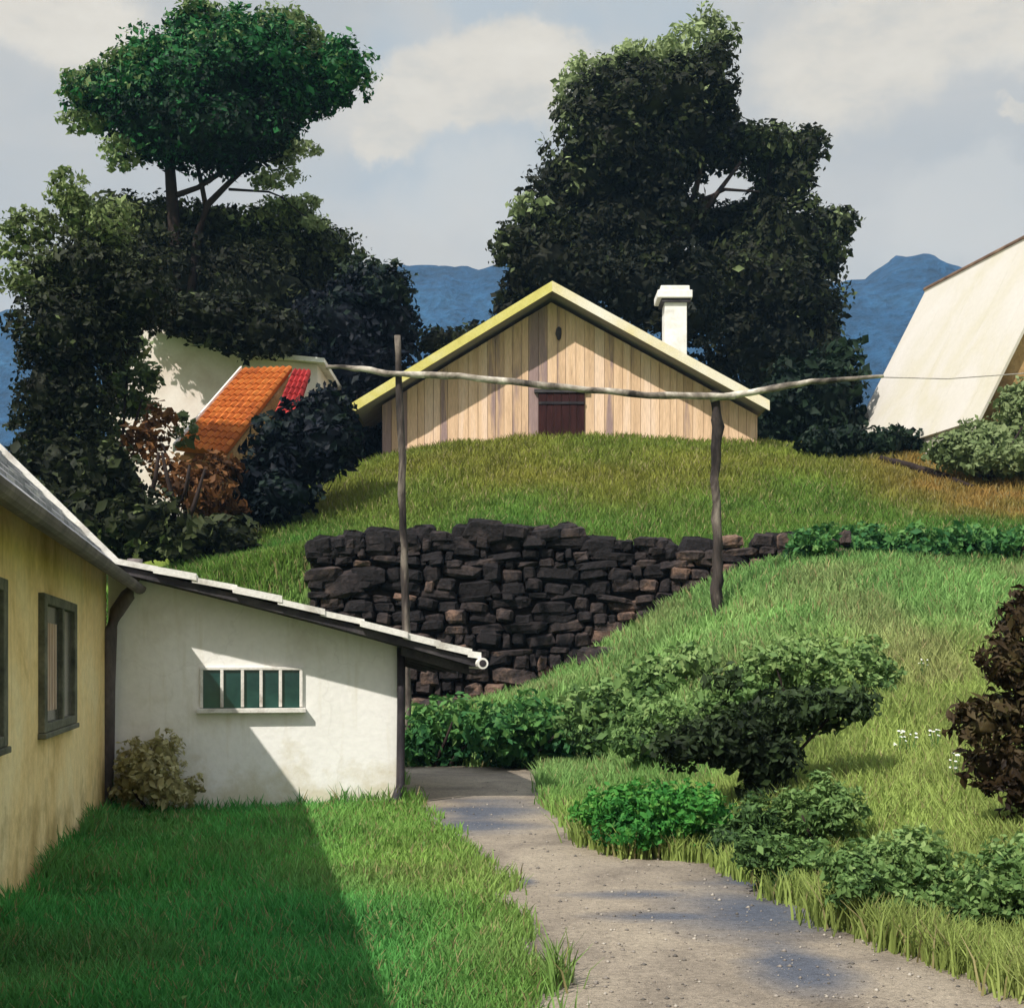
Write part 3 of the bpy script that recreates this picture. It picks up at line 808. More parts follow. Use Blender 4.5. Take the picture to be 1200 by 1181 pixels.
plant('shrub', 'grey green shrub at the foot of the pale steep roof near the picture edge', 'shrub', 1160, 34.6, [
    (1130, 524, 34, 16, .0), (1165, 516, 38, 28, .05), (1198, 500, 32, 40, .08), (1220, 490, 36, 54, .1), (1104, 530, 20, 9, -.05), (1180, 538, 54, 18, 0), (1150, 540, 50, 12, 0), (1190, 544, 50, 12, 0, -.3), (1186, 478, 18, 22, .1)],
    'sage', leaf=.17, core=.84, tone=.62)

# ---- the hedge along the lower bank and the shrubs right of the path, underside shade put into low tones
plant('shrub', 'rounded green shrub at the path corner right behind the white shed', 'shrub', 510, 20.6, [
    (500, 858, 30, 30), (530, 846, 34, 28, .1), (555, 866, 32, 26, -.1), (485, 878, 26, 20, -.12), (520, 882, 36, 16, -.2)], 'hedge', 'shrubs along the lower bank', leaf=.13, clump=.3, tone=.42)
plant('shrub', 'green shrub with lower leaves coloured dark as shade in the middle of the bank below the stone wall', 'shrub', 610, 20.3, [
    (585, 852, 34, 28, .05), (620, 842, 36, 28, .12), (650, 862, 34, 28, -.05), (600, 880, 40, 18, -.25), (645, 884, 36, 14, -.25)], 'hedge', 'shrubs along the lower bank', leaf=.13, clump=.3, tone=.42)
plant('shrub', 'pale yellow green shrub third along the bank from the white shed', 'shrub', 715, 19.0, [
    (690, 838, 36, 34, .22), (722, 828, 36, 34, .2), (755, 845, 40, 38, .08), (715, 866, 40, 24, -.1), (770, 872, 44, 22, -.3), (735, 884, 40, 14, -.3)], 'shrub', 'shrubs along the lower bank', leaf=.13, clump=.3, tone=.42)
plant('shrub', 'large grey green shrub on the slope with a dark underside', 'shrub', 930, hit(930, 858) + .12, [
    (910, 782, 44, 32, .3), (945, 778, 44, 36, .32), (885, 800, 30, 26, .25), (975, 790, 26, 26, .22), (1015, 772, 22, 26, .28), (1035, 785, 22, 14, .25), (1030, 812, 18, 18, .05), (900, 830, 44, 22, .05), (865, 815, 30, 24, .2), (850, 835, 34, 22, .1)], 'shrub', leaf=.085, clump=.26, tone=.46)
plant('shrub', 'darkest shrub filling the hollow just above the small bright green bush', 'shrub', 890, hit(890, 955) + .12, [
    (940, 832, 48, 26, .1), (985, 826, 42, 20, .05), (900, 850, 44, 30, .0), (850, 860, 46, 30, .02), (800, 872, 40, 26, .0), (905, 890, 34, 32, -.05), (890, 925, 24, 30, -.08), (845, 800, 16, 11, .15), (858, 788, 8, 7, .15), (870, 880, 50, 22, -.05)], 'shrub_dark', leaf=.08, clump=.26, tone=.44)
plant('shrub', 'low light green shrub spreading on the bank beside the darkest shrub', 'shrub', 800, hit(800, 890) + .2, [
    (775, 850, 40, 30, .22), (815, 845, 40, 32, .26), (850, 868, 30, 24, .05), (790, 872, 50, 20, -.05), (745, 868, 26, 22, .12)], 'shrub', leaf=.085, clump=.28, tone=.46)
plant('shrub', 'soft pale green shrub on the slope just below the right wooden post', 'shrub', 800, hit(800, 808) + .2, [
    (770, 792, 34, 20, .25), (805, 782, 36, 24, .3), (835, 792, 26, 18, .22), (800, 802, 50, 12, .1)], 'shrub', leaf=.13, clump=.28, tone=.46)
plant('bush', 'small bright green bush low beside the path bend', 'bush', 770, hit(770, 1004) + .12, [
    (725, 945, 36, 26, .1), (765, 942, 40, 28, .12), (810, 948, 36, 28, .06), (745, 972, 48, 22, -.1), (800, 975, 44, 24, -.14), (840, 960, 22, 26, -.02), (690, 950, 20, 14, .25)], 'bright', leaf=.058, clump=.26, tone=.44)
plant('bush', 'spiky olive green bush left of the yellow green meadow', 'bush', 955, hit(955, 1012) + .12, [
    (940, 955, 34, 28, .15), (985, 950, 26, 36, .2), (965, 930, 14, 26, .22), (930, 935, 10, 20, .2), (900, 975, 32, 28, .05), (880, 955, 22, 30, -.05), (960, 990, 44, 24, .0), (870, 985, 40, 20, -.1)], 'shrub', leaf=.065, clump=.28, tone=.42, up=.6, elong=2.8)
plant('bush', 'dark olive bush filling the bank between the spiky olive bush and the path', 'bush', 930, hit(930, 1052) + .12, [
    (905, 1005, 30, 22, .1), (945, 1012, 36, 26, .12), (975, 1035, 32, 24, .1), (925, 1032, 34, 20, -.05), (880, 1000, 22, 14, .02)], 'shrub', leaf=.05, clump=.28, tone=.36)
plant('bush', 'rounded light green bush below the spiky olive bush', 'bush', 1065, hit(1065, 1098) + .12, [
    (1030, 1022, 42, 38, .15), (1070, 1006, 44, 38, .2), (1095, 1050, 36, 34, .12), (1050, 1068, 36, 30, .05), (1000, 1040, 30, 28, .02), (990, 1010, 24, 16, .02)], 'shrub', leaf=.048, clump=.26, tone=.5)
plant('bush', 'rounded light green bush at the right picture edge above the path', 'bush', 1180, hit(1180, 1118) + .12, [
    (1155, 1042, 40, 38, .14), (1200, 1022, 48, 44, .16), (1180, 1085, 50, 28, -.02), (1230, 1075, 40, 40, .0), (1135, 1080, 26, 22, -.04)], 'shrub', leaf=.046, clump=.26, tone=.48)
plant('bush', 'russet brown bush with jagged leaves cut by the right picture edge', 'bush', 1240, 9.4, [
    (1195, 725, 14, 32, .05), (1180, 770, 30, 30, .0), (1150, 850, 32, 26, .2), (1185, 835, 34, 30, .18), (1165, 895, 34, 28, .12), (1195, 900, 30, 36, .0), (1230, 760, 50, 70, -.05), (1250, 850, 70, 80, -.05), (1240, 930, 60, 40, -.05), (1130, 838, 16, 12, .15), (1190, 790, 22, 20)],
    'russet', leaf=.078, clump=.32, dens=.62, core=.62, tone=.36, elong=2.4)
plant('bush', 'pale olive bush against the foot of the white shed wall', 'bush', 180, 14.25, [
    (165, 890, 24, 24, .1), (190, 880, 22, 20, .12), (155, 925, 22, 22, -.05), (195, 920, 28, 22, .0), (220, 928, 14, 18, -.05), (172, 905, 30, 26, .0)], 'olive', leaf=.085, clump=.28, tone=.66, dens=.8, depth=.45)
for k, (px, py, d, r, lab) in enumerate([
        (955, 634, 26.2, 26, 'low green tussock nearest the end of the stone wall'), (1010, 630, 26.5, 30, 'low green tussock second along the terrace edge from the wall'),
        (1072, 634, 26.3, 26, 'low green tussock in the middle of the terrace edge row'), (1130, 632, 26.4, 30, 'low green tussock directly left of the edgemost one'),
        (1190, 634, 26.2, 28, 'low green tussock cut by the right picture edge')]):
    plant('tussock', lab, 'plant', px, hit(px, py + 26) + .1, [(px - r * .5, py + 6, r * .7, 18, .0), (px + r * .4, py + 2, r * .7, 20, .04), (px, py + 14, r * 1.1, 14, -.08)], 'hedge', 'tussocks along the terrace edge', leaf=.13, tone=.42, core=.7)

# ------------------------------------------------------------------ dark dry stone wall
sw = MB()


def stone(c, r, tone):
    n1, n2 = 5, 8
    v = []; e = .5
    jit = np.random.default_rng(random.randint(0, 10 ** 9))
    sg = lambda q: math.copysign(abs(q) ** e, q)
    rot = jit.uniform(-.16, .16)
    for i in range(n1 + 1):
        a = -math.pi / 2 + math.pi * i / n1
        for j in range(n2):
            b = 2 * math.pi * j / n2 + .3
            k = jit.uniform(.84, 1.10)
            qx, qy, qz = sg(math.cos(a)) * sg(math.cos(b)) * r[0] * k, sg(math.cos(a)) * sg(math.sin(b)) * r[1] * k, sg(math.sin(a)) * r[2] * k
            v.append((c[0] + qx * math.cos(rot) - qz * math.sin(rot), c[1] + qy, c[2] + qx * math.sin(rot) + qz * math.cos(rot)))
    f = []
    for i in range(n1):
        for j in range(n2):
            f.append((i * n2 + j, i * n2 + (j + 1) % n2, (i + 1) * n2 + (j + 1) % n2, (i + 1) * n2 + j))
    sw.poly(v, f, tone)


sx_ = np.arange(WX0 - .2, WX1 + 1.3, .05)
topz = ground(sx_, wall_y(sx_) + .45); botz = ground(sx_, wall_y(sx_) - .5)
row = 0
z0 = float(botz.min()) - .2
while z0 < topz.max() + .2:
    hgt = random.uniform(.13, .30)
    xx = WX0 - .2 + random.uniform(0, .3)
    while xx < WX1 + 1.2:
        wd = random.uniform(.2, .6) * random.choice([.7, 1, 1.6])
        i = int(np.clip(np.searchsorted(sx_, xx + wd / 2), 0, len(sx_) - 1))
        zc = z0 + hgt / 2 + random.uniform(-.06, .06)
        if botz[i] - .25 < zc < topz[i] + .12 + .16 * vnoise(np.array([xx]), np.array([3.3]), .9, 31)[0]:
            t = .26 + .42 * (1 - np.clip((zc - botz[i]) / 1.6, 0, 1)) - .1 + random.gauss(0, .2) + (.12 if random.random() < .18 else 0)
            stone((xx + wd / 2, float(wall_y(xx + wd / 2)) - .12 + random.uniform(-.035, .035) + (zc - botz[i]) * .05, zc), (wd / 2 * 1.03, random.uniform(.2, .32), hgt / 2 * random.uniform(.85, 1.35)), min(max(t, 0), 1))
        xx += wd
    z0 += hgt * .96
for k in range(60):      # boulders lying along the top edge
    x = random.uniform(WX0 + .2, WX1 + .2)
    i = int(np.clip(np.searchsorted(sx_, x), 0, len(sx_) - 1))
    stone((x, float(wall_y(x)) + random.uniform(-.05, .2), topz[i] + random.uniform(0, .16)), (random.uniform(.18, .42), random.uniform(.2, .3), random.uniform(.12, .26)), random.uniform(.0, .3))
wo = sw.build('stone_wall', M['stone'])
tag(wo, 'dark dry stone retaining wall holding up the grassy terrace', 'wall')
for k, (px, py, d, r, lab) in enumerate([(395, 672, 25.2, .42, 'brown boulder lying at the left end of the stone wall'), (430, 664, 24.9, .5, 'dark boulder between the left wooden post and the end boulder'),
                                         (520, 792, 24.0, .38, 'brown boulder at the foot of the stone wall near the shed roof tip'), (700, 770, 23.9, .3, 'small brown boulder low down near the right end of the stone wall')]):
    sw = MB()
    q = P(px, py, d)
    stone((0 + q[0], q[1], g1(q[0], q[1]) + r * .3), (r * 1.3, r, r * .7), .5)
    tag(sw.build('boulder', M['stone']), lab, 'boulder', 'boulders by the stone wall')

# ------------------------------------------------------------------ ochre house (left)
yh = thing('ochre_house', VU(-4, 9, 0), 'ochre plastered house with a grey slate roof cut by the left picture edge', 'house')
U0, U1 = 1.8, 15.06
VE, ZE, SL = -1.25, 2.55, 1.0             # eave line, height and pitch
VRD = -4.0
mb = MB()
ridge_z = ZE + (VE - VRD) * SL
prof = [VU(-1.55, U0, -.2), VU(-1.55, U0, ZE + .14), VU(VRD, U0, ridge_z - .16), VU(-6.45, U0, ZE + .14), VU(-6.45, U0, -.2)]
mb.prism(prof[::-1], U2 * (U1 - U0))
mb.build('wall', M['plaster_yellow'], yh)
# slates laid in courses on the slope that faces the yard, a plain slope behind
mb = MB()
for side in (1, -1):
    vv = (lambda v: v) if side == 1 else (lambda v: 2 * VRD - v)
    mb.prism([VU(vv(VE), U0 - .2, ZE - .06), VU(vv(VE), U0 - .2, ZE), VU(VRD, U0 - .2, ridge_z), VU(VRD, U0 - .2, ridge_z - .06)], U2 * (U1 - U0 + .35), .2)
nrow = 13
for r_ in range(nrow):
    a = VE + .05 - (r_) * (VE - VRD) / nrow
    b = a - (VE - VRD) / nrow * 1.25
    u = U0 - .2 - random.uniform(0, .3)
    while u < U1 + .15:
        w = random.uniform(.28, .5)
        ue = min(u + w, U1 + .17)
        za = ZE + (VE - a) * SL; zb = ZE + (VE - b) * SL
        l = .035 + random.uniform(0, .012)
        if ue > u + .03:
            mb.hexa([VU(a, u, za + .012), VU(a, ue - .012, za + .012), VU(b, ue - .012, zb + .004), VU(b, u, zb + .004)],
                    [VU(a, u, za + l + .012), VU(a, ue - .012, za + l + .012), VU(b, ue - .012, zb + .014), VU(b, u, zb + .014)], random.uniform(0.1, .75))
        u += w
mb.build('roof', M['slate'], yh)
mb = MB()   # verge board along the far gable, pale
mb.prism([VU(VE + .03, U1 + .16, ZE - .10), VU(VE + .03, U1 + .16, ZE + .10), VU(VRD, U1 + .16, ridge_z + .12), VU(VRD, U1 + .16, ridge_z - .08)], U2 * .06)
mb.build('verge_board', M['white_trim'], yh)
mb = MB()   # gutter: half round trough along the eave
n = 9
pr_ = [VU(VE + .07 + .075 * math.cos(math.pi + math.pi * k / (n - 1)), U0 - .2, ZE - .03 + .075 * math.sin(math.pi + math.pi * k / (n - 1))) for k in range(n)]
pr2 = [VU(VE + .07 + .062 * math.cos(math.pi + math.pi * k / (n - 1)), U0 - .2, ZE - .03 + .062 * math.sin(math.pi + math.pi * k / (n - 1))) for k in range(n)][::-1]
mb.prism((pr_ + pr2)[::-1], U2 * (U1 - U0 + .1))
mb.build('gutter', M['pipe_brown'], yh, smooth=False)
mb = MB()
cor = lambda px, py, d=14.35: P(px, py, d)
mb.tube([cor(158, 655), cor(158, 676), cor(150, 697), cor(136, 718), cor(129, 740), cor(127, 800), cor(126, 880), cor(124, 930), cor(124, 948)], [.085, .082, .08, .08, .078, .078, .078, .08, .085], 12)
mb.build('downspout', M['pipe_brown'], yh, smooth=True)
for (ua, ub, za, zb) in [(10.25, 12.15, 1.13, 2.2), (6.6, 8.72, 1.13, 2.2)]:
    w = MB()
    fr = HF
    for (a, b, c, d_) in [(ua, ua + .14, za, zb), (ub - .14, ub, za, zb), (ua + .14, ub - .14, zb - .08, zb), (ua + .14, ub - .14, za, za + .07), ((ua + ub) / 2 + .02, (ua + ub) / 2 + .12, za + .07, zb - .08)]:
        w.box(fr, (-1.56, -1.50), (a, b), (c, d_))
    wo = w.build('window', M['frame_green'], yh, bevel=.008)
    g = MB(); g.box(fr, (-1.56, -1.535), (ua + .14, ub - .14), (za + .07, zb - .08)); g.build('pane', M['glass_dark'], wo)
    g = MB()
    for k in range(6):
        a = ua + .3 + k * .075
        g.box(fr, (-1.534, -1.526 + .006 * (k % 2)), (a, a + .074), (za + .16, zb - .22))
    g.build('curtain', M['curtain'], wo)
    g = MB(); g.box(fr, (-1.56, -1.485), (ua - .03, ub + .03), (za - .045, za - .002)); g.build('sill', M['frame_green'], wo, bevel=.008)

# ------------------------------------------------------------------ white lean-to shed
sh_ = thing('white_shed', VU(.1, 17, 0), 'white plastered lean-to shed with a barred window and a long sloping roof', 'shed')
SV0, SV1, SU0, SU1 = -1.53, 1.74, 15.08, 18.9


def shed_z(v): return 2.64 + (-1.3 - v) * .232 - .012 * (v + 1.3) ** 2 * .6      # top of the wall, a little sagged


vs = np.linspace(SV0, SV1, 14)
mb = MB()
front = [VU(SV0, SU0, -.2)] + [VU(SV1, SU0, -.2)] + [VU(v, SU0, shed_z(v)) for v in vs[::-1]]
mb.prism(front, U2 * (SU1 - SU0))
mb.build('wall', M['plaster_white'], sh_)
# roof: overlapping pale sheets with a ragged edge, deck below coloured dark as the fascia shadow
vr = np.linspace(-1.42, 2.62, 24)
mb = MB()
mb.prism([VU(v, SU0 - .46, shed_z(v) + .005) for v in vr] + [VU(v, SU0 - .46, shed_z(v) + .085) for v in vr[::-1]], U2 * (SU1 - SU0 + .6), .2)
mb.build('roof_deck', M['dark_trim'], sh_)
mb = MB()
v = -1.44
while v < 2.60:
    w = random.uniform(.34, .52); e = min(v + w + .05, 2.66)
    for k in range(9):
        ua = SU0 - .50 - random.uniform(0, .035) + k * .5; ub = SU0 - .50 + (k + 1) * .5 + .02
        t0 = shed_z(v) + .088; t1 = shed_z(e) + .102 + random.uniform(0, .022)
        th = random.uniform(.06, .085)
        mb.hexa([VU(v, ua, t0), VU(e, ua, t1), VU(e, ub, t1), VU(v, ub, t0)], [VU(v, ua, t0 + th), VU(e, ua, t1 + th), VU(e, ub, t1 + th), VU(v, ub, t0 + th)], random.random())
    v += w
mb.build('roof', M['white_trim'], sh_)
for u in (SU0 - .30, SU0 + .6, SU0 + 1.5, SU0 + 2.4, SU0 + 3.3):     # rafters that carry the deep right eave
    mb = MB()
    mb.prism([VU(q, u, shed_z(q) - .10) for q in (1.76, 2.55)] + [VU(q, u, shed_z(q) + .001) for q in (2.55, 1.76)], U2 * .09)
    mb.build('rafter', M['dark_trim'], sh_)
mb = MB()
q0 = VU(2.66, SU0 - .6, shed_z(2.66) + .06); q1 = VU(2.66, SU1 + .2, shed_z(2.66) + .09)
mb.tube([q0, q1], .065, 14); mb.build('eave_pole', M['white_trim'], sh_, smooth=False)
mb = MB(); mb.tube([q0 - U2 * .004, q0 + U2 * .03], .042, 12); mb.build('pole_end', M['pipe_black'], sh_)
# downspout on the right corner with a kicked shoe
mb = MB()
cx = SV1 - .02
mb.tube([VU(cx + .06, SU0 - .08, shed_z(cx) - .02), VU(cx + .06, SU0 - .08, 1.2), VU(cx + .05, SU0 - .08, .25), VU(cx + .03, SU0 - .09, .16), VU(cx - .01, SU0 - .16, .07), VU(cx - .05, SU0 - .22, .04)], [.05, .048, .05, .06, .062, .066], 12)
ds = mb.build('downspout', M['pipe_black'], sh_, smooth=True)
# window
def wall_pt(px, py, u=SU0):     # a point of the shed's front wall under a pixel
    k = (px - 600) / F
    v = (U2[0] - k * U2[1]) * u / (k * V2[1] - V2[0])
    y = V2[1] * v + U2[1] * u
    return v, EYE + (HZ - py) * y / F


wv0, wz1 = wall_pt(238, 785); wv1, wz0 = wall_pt(351, 828)
w = MB()
w.box(HF, (wv0 - .035, wv1 + .035), (SU0 - .035, SU0 + .02), (wz1, wz1 + .035))
w.box(HF, (wv0 - .035, wv0), (SU0 - .035, SU0 + .02), (wz0, wz1 - .001)); w.box(HF, (wv1, wv1 + .035), (SU0 - .035, SU0 + .02), (wz0, wz1 - .001))
wo = w.build('window', M['white_trim'], sh_, bevel=.005)
g = MB(); g.box(HF, (wv0, wv1), (SU0 - .012, SU0 + .02), (wz0 - .01, wz1)); g.build('pane', M['glass_teal'], wo)
for k in range(1, 5):
    g = MB(); c = wv0 + (wv1 - wv0) * k / 5 + random.uniform(-.012, .012)
    g.box(HF, (c - .018, c + .018), (SU0 - .04, SU0 - .013), (wz0 + .002, wz1 - .002)); g.build('bar', M['white_trim'], wo, bevel=.004)
g = MB(); g.box(HF, (wv0 - .07, wv1 + .07), (SU0 - .10, SU0 + .02), (wz0 - .065, wz0 - .012)); g.build('sill', M['white_trim'], wo, bevel=.006)

# ------------------------------------------------------------------ barn
BY = 40.0; K = BY / F
bz = g1(.6, 41)
bn = thing('barn', (1.6, 44, bz), 'tan board barn with a low gable and dark maroon door above the terrace', 'barn')
bx = lambda px: (px - 600) * K
bzv = lambda py: EYE + (HZ - py) * K
XL, XR, XA = bx(448), bx(888), bx(646)
FY = BY - .95
ZA, ZL, ZR = EYE + (HZ - 330) * FY / F, EYE + (HZ - 473) * FY / F, EYE + (HZ - 470) * FY / F
EL, ER = (412 - 600) * FY / F, (902 - 600) * FY / F


def roof_under(x):
    return (ZA - .36 - (XA - x) * (ZA - ZL) / (XA - EL)) if x < XA else (ZA - .36 - (x - XA) * (ZA - ZR) / (ER - XA))


mb = MB()
x = XL
B0 = bz - 2.2
while x < XR - .02:
    w = random.uniform(.20, .34); e = min(x + w, XR)
    yo = BY + random.uniform(0, .03)
    t = .5 + random.gauss(0, .22) - (.42 if random.random() < .2 and x < 2.5 else 0)
    pts = [(x, B0), (e - .012, B0), (e - .012, roof_under(e - .012))] + ([(XA, roof_under(XA))] if x < XA < e - .012 else []) + [(x, roof_under(x))]
    mb.prism([np.array([a, yo, b]) for a, b in pts], np.array([0, .06, 0]), min(max(t, 0), 1))
    x = e
# the body behind the boards
mb.prism([np.array([a, BY + .10, b]) for a, b in [(XL + .01, B0), (XR - .01, B0), (XR - .01, roof_under(XR) - .01), (XA, roof_under(XA) - .01), (XL + .01, roof_under(XL) - .01)]], np.array([0, 8.4, 0]), .4)
mb.build('wall', M['boards'], bn)
for nm, xe, ze in (('left', EL, ZL), ('right', ER, ZR)):
    mb = MB()
    mb.prism([np.array(q) for q in [(XA, FY + .05, ZA - .02), (xe, FY + .05, ze - .02), (xe, FY + .05, ze - .14), (XA, FY + .05, ZA - .14)]][::(1 if xe < XA else -1)], np.array([0, 9.9, 0]))
    mb.build('roof', M['roof_old'], bn)
    mb = MB()
    mb.prism([np.array(q) for q in [(XA, FY + .06, ZA - .143), (xe + (.1 if xe < XA else -.1), FY + .06, ze - .143 + .05), (xe + (.1 if xe < XA else -.1), FY + .06, ze - .20 + .05), (XA, FY + .06, ZA - .20)]][::(1 if xe < XA else -1)], np.array([0, 9.5, 0]))
    mb.build('soffit', M['soffit'], bn)
    mb = MB()
    segs = 9
    for k in range(segs):
        a, b = k / segs, (k + 1) / segs
        p0 = np.array([XA + (xe - XA) * a, FY - .012 + random.uniform(0, .01), ZA + (ze - ZA) * a + .02]); p1 = np.array([XA + (xe - XA) * b, FY - .012, ZA + (ze - ZA) * b + .02])
        p1[1] = p0[1]
        h0 = .31
        mb.prism([p0, p1, p1 - Z * h0, p0 - Z * h0][::(1 if xe < XA else -1)], np.array([0, .055, 0]), a)
    mb.build('verge_board', M['yellow_trim'] if nm == 'left' else M['cream_trim'], bn)
mb = MB()
fr = (np.zeros(3), np.array([1.0, 0, 0]), np.array([0, 1.0, 0]), Z)
for k in range(6):
    a = bx(631) + k * (bx(685) - bx(631)) / 6
    mb.box(fr, (a + .006, a + (bx(685) - bx(631)) / 6 - .006), (BY - .05 + .008 * (k % 2), BY + .03), (bz - .6, bzv(461)), .5)
dr = mb.build('door', M['door'], bn)
mb = MB()
mb.box(fr, (bx(631), bx(685)), (BY - .075, BY - .052), (bzv(474), bzv(471))); mb.build('hinge_strap', M['pipe_black'], dr)
mb = MB(); mb.box(fr, (bx(626), bx(690)), (BY - .09, BY + .03), (bzv(460.5), bzv(456.5))); mb.build('lintel', M['dark_trim'], bn)
mb = MB()
c0 = np.array([bx(655), BY - .03, bzv(391)])
mb.prism([c0 + np.array([.11 * math.cos(a) * (1.0 if math.sin(a) > 0 else .75), 0, .22 * math.sin(a)]) for a in np.linspace(0, 2 * math.pi, 9)[:-1]], np.array([0, .05, 0]))
mb.build('vent', M['pipe_black'], bn)
ch = MB()
cy = BY + 2.3
cw = lambda px: (px - 600) * cy / F
cz = lambda py: EYE + (HZ - py) * cy / F
ch.box(fr, (cw(779), cw(805)), (cy, cy + .75), (cz(440), cz(351)))
cho = ch.build('chimney', M['chimney'], bn, bevel=.02)
ch = MB(); ch.box(fr, (cw(775), cw(809)), (cy - .09, cy + .84), (cz(354.5), cz(350.5))); ch.build('collar', M['dark_trim'], cho)
ch = MB(); ch.box(fr, (cw(770), cw(811)), (cy - .16, cy + .9), (cz(350.3), cz(341))); ch.box(fr, (cw(774), cw(808)), (cy - .08, cy + .82), (cz(340.9), cz(335))); ch.build('cap', M['chimney'], cho, bevel=.03)

# ------------------------------------------------------------------ steep pale roofed building on the right
RF = P(1085, 340, 43.8); rdir = np.array([-.233, .972, 0]); ldir = np.array([-.972, -.233, 0])
RN = RF - rdir * 8.05
SLP = 5.02 / 2.73; W = 3.3
gb = thing('steep_roof_barn', (RF[0], 39, g1(14, 37)), 'cream building with a very steep pale roof at the right picture edge', 'barn')
mb = MB()
npan = 9
for side in (1, -1):
    d_ = ldir * side
    for k in range(npan):
        a = RN + rdir * (8.05 * k / npan); b = RN + rdir * (8.05 * (k + 1) / npan - .003)
        e = d_ * W - Z * SLP * W
        nn = (d_ * SLP + Z) / math.hypot(SLP, 1)
        pts = [a, b, b + e, a + e]
        if side == -1: pts = pts[::-1]
        mb.hexa([q - nn * .08 for q in pts], [q + nn * (.0015 * (k % 2)) for q in pts], random.random())
mb.build('roof', M['cream_roof'], gb)
mb = MB()
zl = RF[2] - SLP * W
A = RN + rdir * .25; L_ = 7.6
gbz = 5.5
hw = W - .16
top = RN[2] - .18
mb.prism([A + ldir * hw * s + Z * (z - A[2]) for s, z in ((1, gbz), (-1, gbz), (-1, top - SLP * hw), (0, top), (1, top - SLP * hw))], rdir * L_)
mb.build('wall', M['ochre_wall'], gb)
mb = MB(); mb.box((A + ldir * (hw + .01) + Z * (gbz - A[2]), rdir, ldir, Z), (.05, L_), (0, .05), (0, zl - gbz + .15)); mb.build('side_wall', M['cream_roof'], gb)
mb = MB(); mb.tube([RN - rdir * .05 + Z * .03, RF + rdir * .05 + Z * .03], .075, 8); mb.build('ridge_cap', M['ridge_brown'], gb)

# ------------------------------------------------------------------ pink white house with orange roof
hz_ = g1(-8.5, 38)
ph = thing('pink_house', (-9, 39, hz_), 'pale pink house with an orange tiled wing half hidden by dark trees', 'house')
mb = MB()
d0 = 39.0
pp = [(128, 640), (372, 640), (372, 427), (285, 419), (170, 366), (128, 392)]
mb.prism([P(a, b, d0) for a, b in pp], np.array([0, 4.5, 0]))
mb.build('wall', M['pink_plaster'], ph)
mb = MB()
for a, b in (((380, 425), (285, 416)), ((285, 416), (170, 363)), ((170, 363), (122, 392))):
    q, r = P(*a, d0 - .25), P(*b, d0 - .25)
    mb.prism([q, r, r + Z * .14, q + Z * .14][::1], np.array([0, 5.0, 0]))
mb.build('roof', M['white_trim'], ph)
# orange lean-to roof in front, rows of tiles following the slope
A0, A1, B1, B0_ = P(205, 524, 34.2), P(264, 531, 34.2), P(342, 431, 36.6), P(284, 433, 36.6)
nrm = np.cross(A1 - A0, B0_ - A0); nrm /= np.linalg.norm(nrm)
if nrm[2] < 0: nrm = -nrm


def tiles(name, a0, a1, b1, b0, mat, cols, rows):
    mb = MB()
    Q = lambda s, t: (a0 * (1 - s) + a1 * s) * (1 - t) + (b0 * (1 - s) + b1 * s) * t
    mb.hexa([Q(0, 0) - nrm * .12, Q(1, 0) - nrm * .12, Q(1, 1) - nrm * .12, Q(0, 1) - nrm * .12], [Q(0, 0), Q(1, 0), Q(1, 1), Q(0, 1)], .4)
    for r in range(rows):
        for c in range(cols):
            s0, s1, t0, t1 = c / cols, (c + 1) / cols - .002, r / rows - .004, (r + 1.12) / rows
            t1 = min(t1, 1.01)
            h = .055 + random.uniform(0, .015)
            sm = (s0 + s1) / 2
            a, m_, b = Q(s0, t0), Q(sm, t0), Q(s1, t0); a2, m2, b2 = Q(s0, t1), Q(sm, t1), Q(s1, t1)
            mb.poly([a + nrm * .004, b + nrm * .004, m_ + nrm * (h + .05), a + nrm * h * .5, b + nrm * h * .5, a2 + nrm * .006, b2 + nrm * .006, m2 + nrm * (.07)],
                    [(0, 1, 4, 2, 3), (3, 2, 7, 5), (2, 4, 6, 7), (0, 3, 5), (1, 6, 4)], random.random())
    return mb.build(name, mat, ph)


tiles('tiled_roof', A0, A1, B1, B0_, M['tile_orange'], 8, 14)
C0, C1 = P(322, 484, 35.4), P(347, 487, 35.4); D1, D0 = P(364, 435, 36.6), P(343.5, 434, 36.6)
tiles('red_roof', C0, C1, D1, D0, M['tile_red'], 4, 7)
mb = MB()
w0, w1 = A0 + np.array([.15, .3, -.12]), A1 + np.array([-.1, .3, -.12])
mb.hexa([w0 * [1, 1, 0] + Z * (hz_ - 1), w1 * [1, 1, 0] + Z * (hz_ - 1), B1 * [1, 1, 0] + Z * (hz_ - 1), B0_ * [1, 1, 0] + Z * (hz_ - 1)],
        [w0, w1, B1 - Z * .25, B0_ - Z * .25])
mb.build('wing_wall', M['ochre_wall'], ph)
mb = MB()
mb.prism([A0 - np.array([.06, 0, .14]), A0 - np.array([.06, 0, -.09]), B0_ - np.array([.06, 0, -.09]), B0_ - np.array([.06, 0, .14])], np.array([.055, -.03, 0]))
mb.build('verge_board', M['white_trim'], ph)

# ------------------------------------------------------------------ pole frame: two posts, three logs, a wire
D = 22.0


def crooked(pts, r, n=12, jit=.02):
    pts = [np.array(p) for p in pts]
    out = []
    for i in range(len(pts) - 1):
        for k in range(n):
            out.append(pts[i] + (pts[i + 1] - pts[i]) * k / n)
    out.append(pts[-1])
    out = [p + np.array([random.gauss(0, jit), random.gauss(0, jit), random.gauss(0, jit * .6)]) * .6 for p in out]
    rr = np.interp(np.linspace(0, 1, len(out)), np.linspace(0, 1, len(r)), r)
    return out, [float(a) * random.uniform(.9, 1.1) for a in rr]


